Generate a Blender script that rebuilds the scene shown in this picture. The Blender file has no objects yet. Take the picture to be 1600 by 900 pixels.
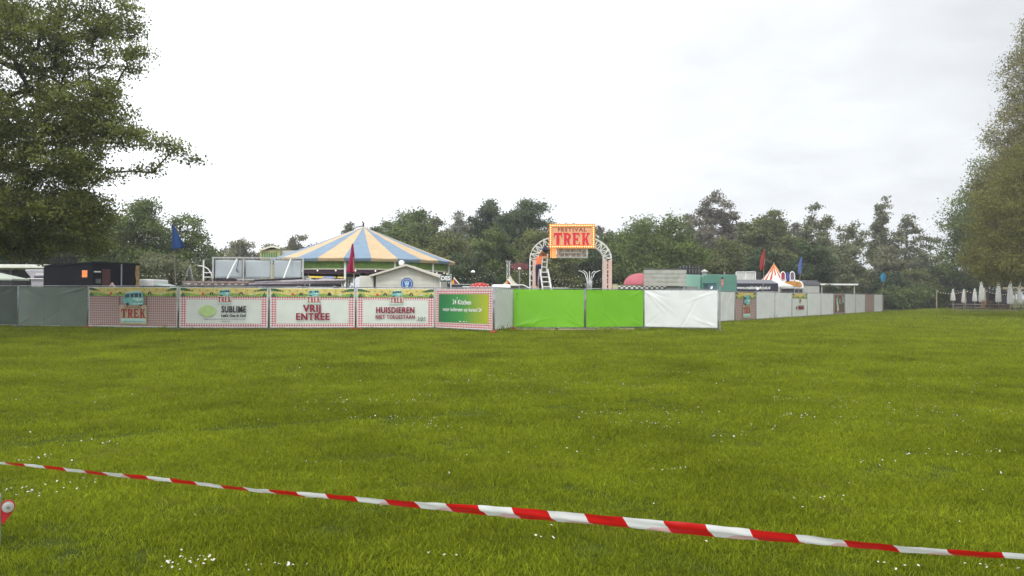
import bpy, bmesh, math, random
import numpy as np
from mathutils import Vector, Matrix, Euler
R = math.radians
PI = math.pi
SC = bpy.context.scene
COL = SC.collection
random.seed(7)

# ------------------------------------------------------------------ camera
CAM_H, F, PITCH, ROLL = 1.45, 1250.0, math.atan(12/1250.0), math.atan(0.005)
cd = bpy.data.cameras.new('camera'); cam = bpy.data.objects.new('camera', cd); COL.objects.link(cam)
cd.sensor_width = 36; cd.lens = F/1600*36; cd.clip_end = 3000; cd.clip_start = 0.05
CM = Matrix.Translation((0, 0, CAM_H)) @ Matrix.Rotation(PI/2+PITCH, 4, 'X') @ Matrix.Rotation(ROLL, 4, 'Z')
cam.matrix_world = CM
SC.camera = cam
CR = CM.to_3x3()
def P(px, py, d):
    """point at distance d (along Y) seen at photo pixel px,py"""
    r = CR @ Vector(((px-800)/F, (450-py)/F, -1))
    t = d/r.y
    return Vector((r.x*t, d, CAM_H+r.z*t))
def hor(px): return 458+px*0.005

# ------------------------------------------------------------------ sky, sun, exposure
SUN_EL, SUN_AZ = R(48), R(200)      # azimuth from +Y clockwise
w = bpy.data.worlds.new('World'); SC.world = w; w.use_nodes = True
def world():
    nt = w.node_tree; N = nt.nodes; Lk = nt.links
    for n in list(N): N.remove(n)
    out = N.new('ShaderNodeOutputWorld'); bg = N.new('ShaderNodeBackground')
    sky = N.new('ShaderNodeTexSky'); sky.sky_type = 'NISHITA'; sky.sun_disc = False
    sky.sun_elevation = SUN_EL; sky.sun_rotation = SUN_AZ
    sky.dust_density = 3; sky.air_density = 1.0
    mul = N.new('ShaderNodeVectorMath'); mul.operation = 'SCALE'; mul.inputs['Scale'].default_value = 0.10
    Lk.new(sky.outputs[0], mul.inputs[0])
    tc = N.new('ShaderNodeTexCoord')
    sep = N.new('ShaderNodeSeparateXYZ'); Lk.new(tc.outputs['Generated'], sep.inputs[0])
    def M(op, a, b=None, c=None, clamp=False):
        m = N.new('ShaderNodeMath'); m.operation = op; m.use_clamp = clamp
        for i, v in enumerate((a, b, c)):
            if v is None: continue
            if isinstance(v, (int, float)): m.inputs[i].default_value = v
            else: Lk.new(v, m.inputs[i])
        return m.outputs[0]
    z = M('ADD', M('MAXIMUM', sep.outputs[2], 0.0), 0.18)
    cx = M('DIVIDE', sep.outputs[0], z); cy = M('DIVIDE', sep.outputs[1], z)
    cmb = N.new('ShaderNodeCombineXYZ'); Lk.new(cx, cmb.inputs[0]); Lk.new(cy, cmb.inputs[1])
    no = N.new('ShaderNodeTexNoise'); no.inputs['Scale'].default_value = 0.9; no.inputs['Detail'].default_value = 7
    no.inputs['Roughness'].default_value = 0.55; Lk.new(cmb.outputs[0], no.inputs['Vector'])
    n2 = N.new('ShaderNodeTexNoise'); n2.inputs['Scale'].default_value = 3.2; n2.inputs['Detail'].default_value = 6
    n2.inputs['Distortion'].default_value = 0.4; Lk.new(cmb.outputs[0], n2.inputs['Vector'])
    # overcast deck: brighter to the left and behind, darker grey ahead on the right
    br = M('ADD', M('MULTIPLY', sep.outputs[0], -.60), 1.09)
    br = M('ADD', br, M('MULTIPLY', M('MAXIMUM', M('MULTIPLY', sep.outputs[1], -1), 0.0), 1.0))
    br = M('ADD', br, M('MULTIPLY', M('SUBTRACT', no.outputs[0], 0.5), 0.5))
    br = M('ADD', br, M('MULTIPLY', M('SUBTRACT', n2.outputs[0], 0.5), 0.28))
    br = M('MAXIMUM', M('MINIMUM', br, 1.9), 0.66)
    cc = N.new('ShaderNodeCombineColor')
    Lk.new(M('MULTIPLY', br, 0.97), cc.inputs[0]); Lk.new(M('MULTIPLY', br, 1.0), cc.inputs[1]); Lk.new(M('MULTIPLY', br, 1.03), cc.inputs[2])
    mx = N.new('ShaderNodeMix'); mx.data_type = 'RGBA'; mx.inputs['Factor'].default_value = 0.93
    Lk.new(mul.outputs[0], mx.inputs['A']); Lk.new(cc.outputs[0], mx.inputs['B'])
    Lk.new(mx.outputs['Result'], bg.inputs[0]); bg.inputs[1].default_value = 1.0
    Lk.new(bg.outputs[0], out.inputs[0])
world()
sd = bpy.data.lights.new('sun', 'SUN'); sd.energy = 1.1; sd.angle = R(14); sd.color = (1, .965, .91)
so = bpy.data.objects.new('sun', sd); COL.objects.link(so)
sv = Vector((math.sin(SUN_AZ)*math.cos(SUN_EL), math.cos(SUN_AZ)*math.cos(SUN_EL), math.sin(SUN_EL)))
so.rotation_euler = sv.to_track_quat('Z', 'Y').to_euler()
SC.view_settings.view_transform = 'Standard'; SC.view_settings.look = 'None'
SC.view_settings.gamma = 1; SC.view_settings.exposure = 0.28
SC.cycles.max_bounces = 6; SC.cycles.transparent_max_bounces = 6
SC.cycles.diffuse_bounces = 3; SC.cycles.glossy_bounces = 2

# ------------------------------------------------------------------ materials
MATS = {}
def mat(name, col, rough=0.6, var=0.12, scale=3.0, bump=0.0, bscale=30, metal=0.0, emit=0.0, trans=0.0, spec=0.4):
    if name in MATS: return MATS[name]
    m = bpy.data.materials.new(name); m.use_nodes = True; nt = m.node_tree; N = nt.nodes; Lk = nt.links
    b = N['Principled BSDF']; b.inputs['Roughness'].default_value = rough; b.inputs['Metallic'].default_value = metal
    b.inputs['Specular IOR Level'].default_value = spec
    tc = N.new('ShaderNodeTexCoord'); no = N.new('ShaderNodeTexNoise')
    no.inputs['Scale'].default_value = scale; no.inputs['Detail'].default_value = 5
    Lk.new(tc.outputs['Object'], no.inputs['Vector'])
    mr = N.new('ShaderNodeMapRange'); mr.inputs[1].default_value = .3; mr.inputs[2].default_value = .7
    mr.inputs[3].default_value = 1-var; mr.inputs[4].default_value = 1+var
    Lk.new(no.outputs[0], mr.inputs[0])
    vm = N.new('ShaderNodeVectorMath'); vm.operation = 'SCALE'; vm.inputs[0].default_value = col[:3]
    Lk.new(mr.outputs[0], vm.inputs['Scale']); Lk.new(vm.outputs[0], b.inputs['Base Color'])
    if bump:
        n2 = N.new('ShaderNodeTexNoise'); n2.inputs['Scale'].default_value = bscale; n2.inputs['Detail'].default_value = 4
        Lk.new(tc.outputs['Object'], n2.inputs['Vector'])
        bp = N.new('ShaderNodeBump'); bp.inputs['Strength'].default_value = bump; bp.inputs['Distance'].default_value = .02
        Lk.new(n2.outputs[0], bp.inputs['Height']); Lk.new(bp.outputs[0], b.inputs['Normal'])
    if emit:
        b.inputs['Emission Color'].default_value = (*col[:3], 1); b.inputs['Emission Strength'].default_value = emit
    if trans:
        t = N.new('ShaderNodeBsdfTranslucent'); mx = N.new('ShaderNodeMixShader'); mx.inputs[0].default_value = trans
        Lk.new(vm.outputs[0], t.inputs[0]); Lk.new(b.outputs[0], mx.inputs[1]); Lk.new(t.outputs[0], mx.inputs[2])
        Lk.new(mx.outputs[0], N['Material Output'].inputs[0])
    MATS[name] = m; return m

def gingham(name, c1, c2, size, axes=('X', 'Z'), diag=True):
    if name in MATS: return MATS[name]
    m = mat(name, c1, .5, .06); nt = m.node_tree; N = nt.nodes; Lk = nt.links
    b = N['Principled BSDF']
    tc = [n for n in N if n.type == 'TEX_COORD'][0]
    sep = N.new('ShaderNodeSeparateXYZ'); Lk.new(tc.outputs['Object'], sep.inputs[0])
    def M(op, a, b_=None):
        q = N.new('ShaderNodeMath'); q.operation = op
        for i, v in enumerate((a, b_)):
            if v is None: continue
            if isinstance(v, (int, float)): q.inputs[i].default_value = v
            else: Lk.new(v, q.inputs[i])
        return q.outputs[0]
    a, c = sep.outputs[axes[0]], sep.outputs[axes[1]]
    u, v = (M('ADD', a, c), M('SUBTRACT', a, c)) if diag else (a, c)
    su = M('SINE', M('MULTIPLY', u, PI/size)); s2 = M('SINE', M('MULTIPLY', v, PI/size))
    pr = M('GREATER_THAN', M('MULTIPLY', su, s2), 0.0)
    mx = N.new('ShaderNodeMix'); mx.data_type = 'RGBA'; Lk.new(pr, mx.inputs['Factor'])
    mx.inputs['A'].default_value = (*c1, 1); mx.inputs['B'].default_value = (*c2, 1)
    Lk.new(mx.outputs['Result'], b.inputs['Base Color'])
    return m

def leafmat(name, c1, c2, trans=0.3):
    """leaf colour varies with the leaf's own tint attribute"""
    if name in MATS: return MATS[name]
    m = bpy.data.materials.new(name); m.use_nodes = True; nt = m.node_tree; N = nt.nodes; Lk = nt.links
    b = N['Principled BSDF']; b.inputs['Roughness'].default_value = .55; b.inputs['Specular IOR Level'].default_value = .25
    at = N.new('ShaderNodeAttribute'); at.attribute_name = 'tint'
    mx = N.new('ShaderNodeMix'); mx.data_type = 'RGBA'; Lk.new(at.outputs['Fac'], mx.inputs['Factor'])
    mx.inputs['A'].default_value = (*c1, 1); mx.inputs['B'].default_value = (*c2, 1)
    Lk.new(mx.outputs['Result'], b.inputs['Base Color'])
    t = N.new('ShaderNodeBsdfTranslucent'); Lk.new(mx.outputs['Result'], t.inputs[0])
    ms = N.new('ShaderNodeMixShader'); ms.inputs[0].default_value = trans
    Lk.new(b.outputs[0], ms.inputs[1]); Lk.new(t.outputs[0], ms.inputs[2]); Lk.new(ms.outputs[0], N['Material Output'].inputs[0])
    MATS[name] = m; return m

# ------------------------------------------------------------------ mesh helpers
class MB:
    def __init__(s): s.v = []; s.f = []; s.m = []
    def add(s, vs, fs, m=0):
        k = len(s.v); s.v += [tuple(v) for v in vs]; s.f += [tuple(i+k for i in f) for f in fs]; s.m += [m]*len(fs); return s
    def box(s, c, sz, m=0, rot=None):
        x, y, z = sz[0]/2, sz[1]/2, sz[2]/2
        vs = [Vector((a*x, b*y, q*z)) for a in (-1, 1) for b in (-1, 1) for q in (-1, 1)]
        if rot is not None:
            e = Euler(rot) if not isinstance(rot, Euler) else rot
            vs = [e.to_matrix() @ v for v in vs]
        vs = [v+Vector(c) for v in vs]
        return s.add(vs, [(0, 1, 3, 2), (4, 6, 7, 5), (0, 4, 5, 1), (2, 3, 7, 6), (0, 2, 6, 4), (1, 5, 7, 3)], m)
    def bb(s, lo, hi, m=0):
        return s.box([(a+b)/2 for a, b in zip(lo, hi)], [abs(b-a) for a, b in zip(lo, hi)], m)
    def tube(s, pts, r, n=8, m=0, caps=True):
        pts = [Vector(p) for p in pts]; rs = r if isinstance(r, (list, tuple)) else [r]*len(pts)
        vs = []; fs = []; up = Vector((0, 0, 1))
        for i, p in enumerate(pts):
            t = (pts[min(i+1, len(pts)-1)]-pts[max(i-1, 0)]).normalized()
            a = t.cross(up if abs(t.z) < .95 else Vector((1, 0, 0))).normalized(); b = t.cross(a)
            for k in range(n):
                q = 2*PI*k/n; vs.append(p+(a*math.cos(q)+b*math.sin(q))*rs[i])
        for i in range(len(pts)-1):
            for k in range(n):
                fs.append((i*n+k, i*n+(k+1) % n, (i+1)*n+(k+1) % n, (i+1)*n+k))
        if caps: fs += [tuple(range(n)), tuple(range((len(pts)-1)*n, len(pts)*n))[::-1]]
        return s.add(vs, fs, m)
    def lathe(s, prof, n=16, c=(0, 0, 0), m=0):
        vs = []; fs = []
        for (r, z) in prof:
            for k in range(n):
                q = 2*PI*k/n; vs.append((c[0]+r*math.cos(q), c[1]+r*math.sin(q), c[2]+z))
        for i in range(len(prof)-1):
            for k in range(n): fs.append((i*n+k, i*n+(k+1) % n, (i+1)*n+(k+1) % n, (i+1)*n+k))
        return s.add(vs, fs, m)
    def prism(s, poly, y0, y1, m=0):
        """poly in x,z, extruded along y"""
        n = len(poly)
        vs = [(x, y0, z) for x, z in poly]+[(x, y1, z) for x, z in poly]
        fs = [tuple(range(n)), tuple(range(n, 2*n))[::-1]]+[(i, i+n, (i+1) % n+n, (i+1) % n) for i in range(n)]
        return s.add(vs, fs, m)
    def ball(s, c, r, m=0, n=10, sz=1.0):
        k = 6
        return s.lathe([(max(r*math.sin(PI*i/k), 1e-4), -r*sz*math.cos(PI*i/k)) for i in range(k+1)], n, c, m)
    def grid(s, fn, nu, nv, m=0):
        k = len(s.v)
        vs = [fn(i/nu, j/nv) for j in range(nv+1) for i in range(nu+1)]
        fs = [(j*(nu+1)+i, j*(nu+1)+i+1, (j+1)*(nu+1)+i+1, (j+1)*(nu+1)+i) for j in range(nv) for i in range(nu)]
        return s.add(vs, fs, m)
    def build(s, name, mats, parent=None, smooth=False, loc=None, bevel=0.0, solid=0.0):
        me = bpy.data.meshes.new(name); me.from_pydata(s.v, [], s.f)
        if not isinstance(mats, (list, tuple)): mats = [mats]
        for m in mats: me.materials.append(m)
        me.polygons.foreach_set('material_index', s.m)
        if smooth: me.polygons.foreach_set('use_smooth', [True]*len(s.f))
        me.update()
        if not solid:
            bm = bmesh.new(); bm.from_mesh(me); bmesh.ops.recalc_face_normals(bm, faces=bm.faces); bm.to_mesh(me); bm.free()
        o = bpy.data.objects.new(name, me); COL.objects.link(o)
        if parent: o.parent = parent
        if loc: o.location = loc
        if bevel:
            b = o.modifiers.new('bevel', 'BEVEL'); b.width = bevel; b.segments = 2; b.limit_method = 'ANGLE'
        if solid:
            b = o.modifiers.new('solid', 'SOLIDIFY'); b.thickness = solid; b.offset = 0
        return o

def tag(o, label=None, cat=None, group=None, kind=None):
    if cat and not kind: o['kind'] = 'thing'
    if label: o['label'] = label
    if cat: o['category'] = cat
    if group: o['group'] = group
    if kind: o['kind'] = kind
    return o
def thing(name, label, cat, loc=(0, 0, 0), rz=0.0, group=None):
    o = bpy.data.objects.new(name, None); COL.objects.link(o); o.empty_display_size = .2
    o.location = loc; o.rotation_euler = (0, 0, rz); return tag(o, label, cat, group)
def struct(o): o['kind'] = 'structure'; return o
def dup(root, loc, rz=None, label=None, scale=None):
    r = root.copy(); COL.objects.link(r); r.location = loc
    if rz is not None: r.rotation_euler = (0, 0, rz)
    if scale: r.scale = scale
    if label: r['label'] = label
    for ch in root.children:
        c = ch.copy(); COL.objects.link(c); c.parent = r
        for g in ch.children:
            d = g.copy(); COL.objects.link(d); d.parent = c
    return r
def at(px, d):                      # ground point below pixel column px at distance d
    return Vector((P(px, hor(px), d).x, d, 0))
def frame(px, d, rz=0.0):
    """converter from photo pixel to the local coordinates of a thing standing at px,d (unrotated)"""
    o = at(px, d)
    def f(x, y, dy=0.0):
        p = P(x, y, d); return Vector((p.x-o.x, dy, p.z))
    return o, f

_fastn = 0
def fast_mesh(name, V, Q, mats, tint=None, parent=None):
    me = bpy.data.meshes.new(name); n = Q.shape[1]
    me.vertices.add(len(V)); me.vertices.foreach_set('co', V.astype(np.float32).ravel())
    me.loops.add(Q.size); me.loops.foreach_set('vertex_index', Q.astype(np.int32).ravel())
    me.polygons.add(len(Q)); me.polygons.foreach_set('loop_start', np.arange(0, Q.size, n, dtype=np.int32))
    me.update(calc_edges=True)
    if tint is not None:
        a = me.attributes.new('tint', 'FLOAT', 'POINT'); a.data.foreach_set('value', tint.astype(np.float32))
    me.materials.append(mats)
    o = bpy.data.objects.new(name, me); COL.objects.link(o)
    if parent: o.parent = parent
    return o

def text_polys(s, size, bold=0.0, xs=1.0, align='CENTER', spacing=1.0):
    """flat letters from the built-in font: list of x,y verts and faces"""
    cu = bpy.data.curves.new('t', 'FONT'); cu.body = s; cu.size = size; cu.align_x = align; cu.align_y = 'CENTER'
    cu.offset = bold; cu.resolution_u = 3; cu.space_character = spacing; cu.fill_mode = 'FRONT'
    o = bpy.data.objects.new('t', cu); COL.objects.link(o)
    bpy.context.view_layer.update()
    dg = bpy.context.evaluated_depsgraph_get(); e = o.evaluated_get(dg); me = e.to_mesh()
    vs = [(v.co.x*xs, v.co.y) for v in me.vertices]; fs = [tuple(p.vertices) for p in me.polygons]
    e.to_mesh_clear(); bpy.data.objects.remove(o); bpy.data.curves.remove(cu)
    return vs, fs

# ornate slab letters for the festival name, in a unit cell, as convex-ish pieces
TREK = {
 'T': [[(0, 1), (0, .62), (.07, .62), (.16, .82), (.16, 1)], [(.16, 1), (.16, .82), (.84, .82), (.84, 1)], [(.84, 1), (.84, .82), (.93, .62), (1, .62), (1, 1)],
       [(.34, .82), (.30, .45), (.32, .1), (.68, .1), (.70, .45), (.66, .82)], [(.2, .1), (.2, 0), (.8, 0), (.8, .1)]],
 'R': [[(.0, 1), (.0, .9), (.12, .9), (.12, .1), (.0, .1), (.0, 0), (.52, 0), (.52, .1), (.42, .1), (.42, 1)],
       [(.42, 1), (.42, .86), (.6, .82), (.72, .93), (.6, 1)], [(.6, .82), (.66, .72), (.6, .6), (.76, .5), (.94, .62), (.95, .8), (.86, .93), (.72, .93)],
       [(.42, .58), (.42, .44), (.6, .44), (.76, .5), (.6, .6)], [(.46, .44), (.76, .5), (.86, .12), (1.04, .1), (1.04, 0), (.66, 0), (.56, .2)]],
 'E': [[(0, 1), (0, .9), (.1, .9), (.1, .1), (0, .1), (0, 0), (.4, 0), (.4, 1)], [(.4, 1), (.4, .86), (.74, .86), (.8, .7), (.88, .7), (.88, 1)],
       [(.4, .58), (.4, .44), (.58, .44), (.62, .36), (.7, .36), (.7, .66), (.62, .66), (.58, .58)], [(.4, .14), (.4, 0), (.92, 0), (.92, .32), (.84, .32), (.76, .14)]],
 'K': [[(0, 1), (0, .9), (.1, .9), (.1, .1), (0, .1), (0, 0), (.5, 0), (.5, .1), (.4, .1), (.4, .9), (.5, .9), (.5, 1)],
       [(.4, .56), (.4, .42), (.56, .5), (.86, .88), (.98, .9), (.98, 1), (.62, 1), (.62, .9), (.66, .86)],
       [(.48, .46), (.56, .5), (.66, .62), (.92, .12), (1.04, .1), (1.04, 0), (.66, 0), (.6, .14)]],
}
def trek_pieces(cx, cz, wid, hei):
    """pieces of the word TREK centred on cx,cz"""
    out = []; lw = wid/4.25; x = cx-wid/2
    for ch in 'TREK':
        for pc in TREK[ch]:
            out.append([(x+px*lw*.98, cz-hei/2+py*hei) for px, py in pc])
        x += lw*1.09
    return out

# ------------------------------------------------------------------ ground
rng = np.random.default_rng(3)
_ph = rng.uniform(0, 6.28, 12)
def gz(x, y):
    """gentle humps of the lawn, flat near the fence and beyond"""
    a = 0.018*np.sin(x*.9+y*.35+_ph[0])+0.016*np.sin(y*1.1-x*.4+_ph[1])+0.010*np.sin(x*2.3+_ph[2]+y*.7)+0.010*np.sin(y*2.7+_ph[3]-x*1.3)
    k = np.clip((30-y)/6, 0, 1)
    return a*k-0.02
def ground():
    xs = np.unique(np.concatenate([np.array([-1500, -700, -350, -200, -120, -80]), np.linspace(-50, 60, 240), np.array([90, 130, 200, 350, 700, 1500])]))
    ys = np.unique(np.concatenate([np.array([-60, -20, -5]), np.linspace(0, 36, 140), np.linspace(38, 130, 40), np.array([160, 220, 350, 600, 1000, 2000])]))
    X, Y = np.meshgrid(xs, ys); Z = gz(X, Y)
    V = np.stack([X.ravel(), Y.ravel(), Z.ravel()], 1); nx = len(xs)
    i, j = np.meshgrid(np.arange(nx-1), np.arange(len(ys)-1)); a = (j*nx+i).ravel()
    Q = np.stack([a, a+1, a+1+nx, a+nx], 1)
    m = bpy.data.materials.new('lawn_soil'); m.use_nodes = True; nt = m.node_tree; N = nt.nodes; Lk = nt.links
    b = N['Principled BSDF']; b.inputs['Roughness'].default_value = .9; b.inputs['Specular IOR Level'].default_value = .1
    tc = N.new('ShaderNodeTexCoord')
    def noise(sc, det=6, dist=0):
        n = N.new('ShaderNodeTexNoise'); n.inputs['Scale'].default_value = sc; n.inputs['Detail'].default_value = det
        n.inputs['Distortion'].default_value = dist; Lk.new(tc.outputs['Object'], n.inputs['Vector']); return n.outputs[0]
    def ramp(f, a, b_, lo=.35, hi=.65):
        r = N.new('ShaderNodeValToRGB'); r.color_ramp.elements[0].position = lo; r.color_ramp.elements[1].position = hi
        r.color_ramp.elements[0].color = (*a, 1); r.color_ramp.elements[1].color = (*b_, 1); Lk.new(f, r.inputs[0]); return r.outputs[0]
    c1 = ramp(noise(.35, 5), (.040, .060, .004), (.075, .100, .008))
    c2 = ramp(noise(9, 8), (.025, .038, .004), (.085, .110, .008), .3, .7)
    mx = N.new('ShaderNodeMix'); mx.data_type = 'RGBA'; mx.inputs['Factor'].default_value = .5
    Lk.new(c1, mx.inputs['A']); Lk.new(c2, mx.inputs['B'])
    c3 = ramp(noise(.9, 7, .6), (0, 0, 0), (1, 1, 1), .66, .78)     # worn brownish spots
    m2 = N.new('ShaderNodeMix'); m2.data_type = 'RGBA'; Lk.new(mx.outputs['Result'], m2.inputs['A']); m2.inputs['B'].default_value = (.075, .07, .03, 1)
    Lk.new(c3, m2.inputs['Factor']); Lk.new(m2.outputs['Result'], b.inputs['Base Color'])
    bp = N.new('ShaderNodeBump'); bp.inputs['Strength'].default_value = .8; bp.inputs['Distance'].default_value = .05
    Lk.new(noise(22, 8), bp.inputs['Height']); Lk.new(bp.outputs[0], b.inputs['Normal'])
    o = fast_mesh('ground', V, Q, m); struct(o)
    return o
ground()

def grass():
    gm = leafmat('grass_blade', (.090, .128, .008), (.365, .42, .020), .42)
    nt = gm.node_tree; N = nt.nodes; Lk = nt.links; N['Principled BSDF'].inputs['Specular IOR Level'].default_value = .08
    ge = N.new('ShaderNodeNewGeometry'); n1 = N.new('ShaderNodeTexNoise'); n1.inputs['Scale'].default_value = .45; n1.inputs['Detail'].default_value = 9; n1.inputs['Roughness'].default_value = .68
    Lk.new(ge.outputs['Position'], n1.inputs['Vector']); mr = N.new('ShaderNodeMapRange'); mr.inputs[1].default_value = .30; mr.inputs[2].default_value = .70; mr.inputs[3].default_value = .62; mr.inputs[4].default_value = 1.36
    Lk.new(n1.outputs[0], mr.inputs[0]); mx = [q for q in N if q.type == 'MIX'][0]; n2 = N.new('ShaderNodeTexNoise'); n2.inputs['Scale'].default_value = 1.15; n2.inputs['Detail'].default_value = 8; n2.inputs['Roughness'].default_value = .7; Lk.new(ge.outputs['Position'], n2.inputs['Vector'])
    r2 = N.new('ShaderNodeMapRange'); r2.inputs[1].default_value = .56; r2.inputs[2].default_value = .74; r2.inputs[4].default_value = .5; Lk.new(n2.outputs[0], r2.inputs[0])
    dry = N.new('ShaderNodeMix'); dry.data_type = 'RGBA'; Lk.new(r2.outputs[0], dry.inputs['Factor']); Lk.new(mx.outputs['Result'], dry.inputs['A']); dry.inputs['B'].default_value = (.20, .17, .055, 1)
    vm = N.new('ShaderNodeVectorMath'); vm.operation = 'SCALE'; Lk.new(dry.outputs['Result'], vm.inputs[0]); Lk.new(mr.outputs[0], vm.inputs['Scale'])
    Lk.new(vm.outputs[0], N['Principled BSDF'].inputs['Base Color']); Lk.new(vm.outputs[0], [q for q in N if q.type == 'BSDF_TRANSLUCENT'][0].inputs[0])
    coll = bpy.data.collections.new('tuft_source')
    for t in range(6):
        nb = 120; r = np.random.default_rng(50+t)
        x = r.normal(0, .085, nb); y = r.normal(0, .085, nb); h = r.uniform(.012, .038, nb)*r.choice([1, 1, 1, 1.35], nb); wd = r.uniform(.0014, .0034, nb)
        a = r.uniform(0, 2*PI, nb); ln = r.uniform(.2, 1.5, nb)*h; b = r.uniform(0, 2*PI, nb)
        V = []; T = []
        dx, dy = np.cos(a)*wd, np.sin(a)*wd; lx, ly = np.cos(b)*ln, np.sin(b)*ln
        for k in range(nb):
            tt = r.uniform(0, 1)
            V += [(x[k]-dx[k], y[k]-dy[k], -.01), (x[k]+dx[k], y[k]+dy[k], -.01), (x[k]+dx[k]*.8+lx[k]*.4, y[k]+dy[k]*.8+ly[k]*.4, h[k]*.6), (x[k]-dx[k]*.8+lx[k]*.4, y[k]-dy[k]*.8+ly[k]*.4, h[k]*.6),
                  (x[k]+lx[k]+dx[k]*.2, y[k]+ly[k]+dy[k]*.2, h[k]*.98), (x[k]+lx[k]-dx[k]*.2, y[k]+ly[k]-dy[k]*.2, h[k])]
            T += [tt*.8, tt*.8, tt*.9, tt*.9, min(1, tt+.1), min(1, tt+.1)]
        V = np.array(V); i = np.arange(nb)*6
        Q = np.concatenate([np.stack([i, i+1, i+2, i+3], 1), np.stack([i+3, i+2, i+4, i+5], 1)])
        o = fast_mesh('tuft', V, Q, gm, np.array(T)); COL.objects.unlink(o); coll.objects.link(o)
    pts = []; sc = []
    r = np.random.default_rng(9)
    def zone(y0, y1, dens, s0, s1):
        hw = lambda y: y*.70+2.0
        area = (y1-y0)*(hw(y0)+hw(y1)); n = int(area*dens)
        y = np.sqrt(r.uniform(y0*y0, y1*y1, n)); x = r.uniform(-1, 1, n)*hw(y)
        # patchy: thinner and shorter in worn spots, longer in clumps
        q = np.sin(x*1.7+y*.8)+np.sin(y*2.9-x*1.1+1)+np.sin(x*4.1+2+np.sin(y*3))+.8*np.sin(y*6.3+x*2)
        s = r.uniform(s0, s1, n)*(1+.09*q)
        # faint wheel tracks pressed into the lawn
        for off in (0, 1.5):
            tx = np.array([-9, -4.5, -1.2, 1.6, 5.5, 11])+off*.2; ty = np.array([6.5, 8.0, 9.6, 11.2, 14.0, 18.5])+off
            q2 = np.abs(y-np.interp(x, tx, ty)); s = np.where((q2 < .17) & (x > -9) & (x < 11), s*.5, s)
        keep = r.uniform(0, 1, n) < .90+.10*q
        pts.append(np.stack([x, y, gz(x, y)], 1)[keep]); sc.append(s[keep])
    zone(2.6, 8, 190, .6, 1.0); zone(8, 14, 120, .75, 1.2); zone(14, 24, 60, 1.0, 1.6); zone(24, 33, 30, 1.3, 2.0)
    n = 70000; y = r.uniform(33, 100, n); x = r.uniform(8, 72, n)
    ok = (x > np.where(y < 42, 9.0, (y-43.0)*.73+11.6)) & (x < y*.72) & (r.uniform(0, 1, n) < 1.25-y/100)
    pts.append(np.stack([x, y, gz(x, y)], 1)[ok]); sc.append((r.uniform(1.8, 2.6, n)*(.6+y/70))[ok])
    # longer uncut grass along the foot of the fence
    fl = [(-24.2, 34.6), (-21.0, 34.0), (-17.35, 32.8), (-13.24, 31.8), (-9.75, 32.1), (-6.4, 32.8), (-3.2, 33.2), (-.7, 30.8), (0, 33.8), (3.1, 33.9), (5.8, 35.2), (8.8, 34.0)]
    for (x0, y0), (x1, y1) in list(zip(fl[:-1], fl[1:]))+[((10.6, 42.5), (35.4, 76.5))]:
        L_ = math.hypot(x1-x0, y1-y0); n = int(L_*9); t_ = r.uniform(0, 1, n); x = x0+(x1-x0)*t_+r.normal(0, .10, n); y = y0+(y1-y0)*t_-.05+r.normal(0, .10, n)
        pts.append(np.stack([x, y, gz(x, y)], 1)); sc.append(r.uniform(1.5, 3.4, n)*(1+.3*np.sin(t_*L_*2.1)))
    V = np.concatenate(pts); S = np.concatenate(sc)
    me = bpy.data.meshes.new('grass'); me.vertices.add(len(V)); me.vertices.foreach_set('co', V.astype(np.float32).ravel())
    a = me.attributes.new('scl', 'FLOAT', 'POINT'); a.data.foreach_set('value', S.astype(np.float32))
    rot = np.zeros((len(V), 3), np.float32); rot[:, 2] = r.uniform(0, 6.28, len(V)); rot[:, 0] = r.normal(0, .12, len(V))
    a = me.attributes.new('rot', 'FLOAT_VECTOR', 'POINT'); a.data.foreach_set('vector', rot.ravel())
    o = bpy.data.objects.new('grass', me); COL.objects.link(o)
    me.materials.append(gm)
    ng = bpy.data.node_groups.new('scatter_grass', 'GeometryNodeTree')
    ng.interface.new_socket('Geometry', in_out='INPUT', socket_type='NodeSocketGeometry')
    ng.interface.new_socket('Geometry', in_out='OUTPUT', socket_type='NodeSocketGeometry')
    N = ng.nodes; Lk = ng.links
    gi = N.new('NodeGroupInput'); go = N.new('NodeGroupOutput'); ip = N.new('GeometryNodeInstanceOnPoints')
    ci = N.new('GeometryNodeCollectionInfo'); ci.inputs['Collection'].default_value = coll
    ci.inputs['Separate Children'].default_value = True; ci.inputs['Reset Children'].default_value = True
    ip.inputs['Pick Instance'].default_value = True
    def named(nm, ty):
        q = N.new('GeometryNodeInputNamedAttribute'); q.data_type = ty; q.inputs['Name'].default_value = nm; return q.outputs['Attribute']
    Lk.new(gi.outputs[0], ip.inputs['Points']); Lk.new(ci.outputs[0], ip.inputs['Instance'])
    Lk.new(named('rot', 'FLOAT_VECTOR'), ip.inputs['Rotation']); Lk.new(named('scl', 'FLOAT'), ip.inputs['Scale'])
    Lk.new(ip.outputs[0], go.inputs[0])
    md = o.modifiers.new('scatter', 'NODES'); md.node_group = ng
    tag(o, 'short mown green grass covering the wide lawn', 'grass', kind='stuff')
    print('grass tufts', len(V))
grass()

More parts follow.
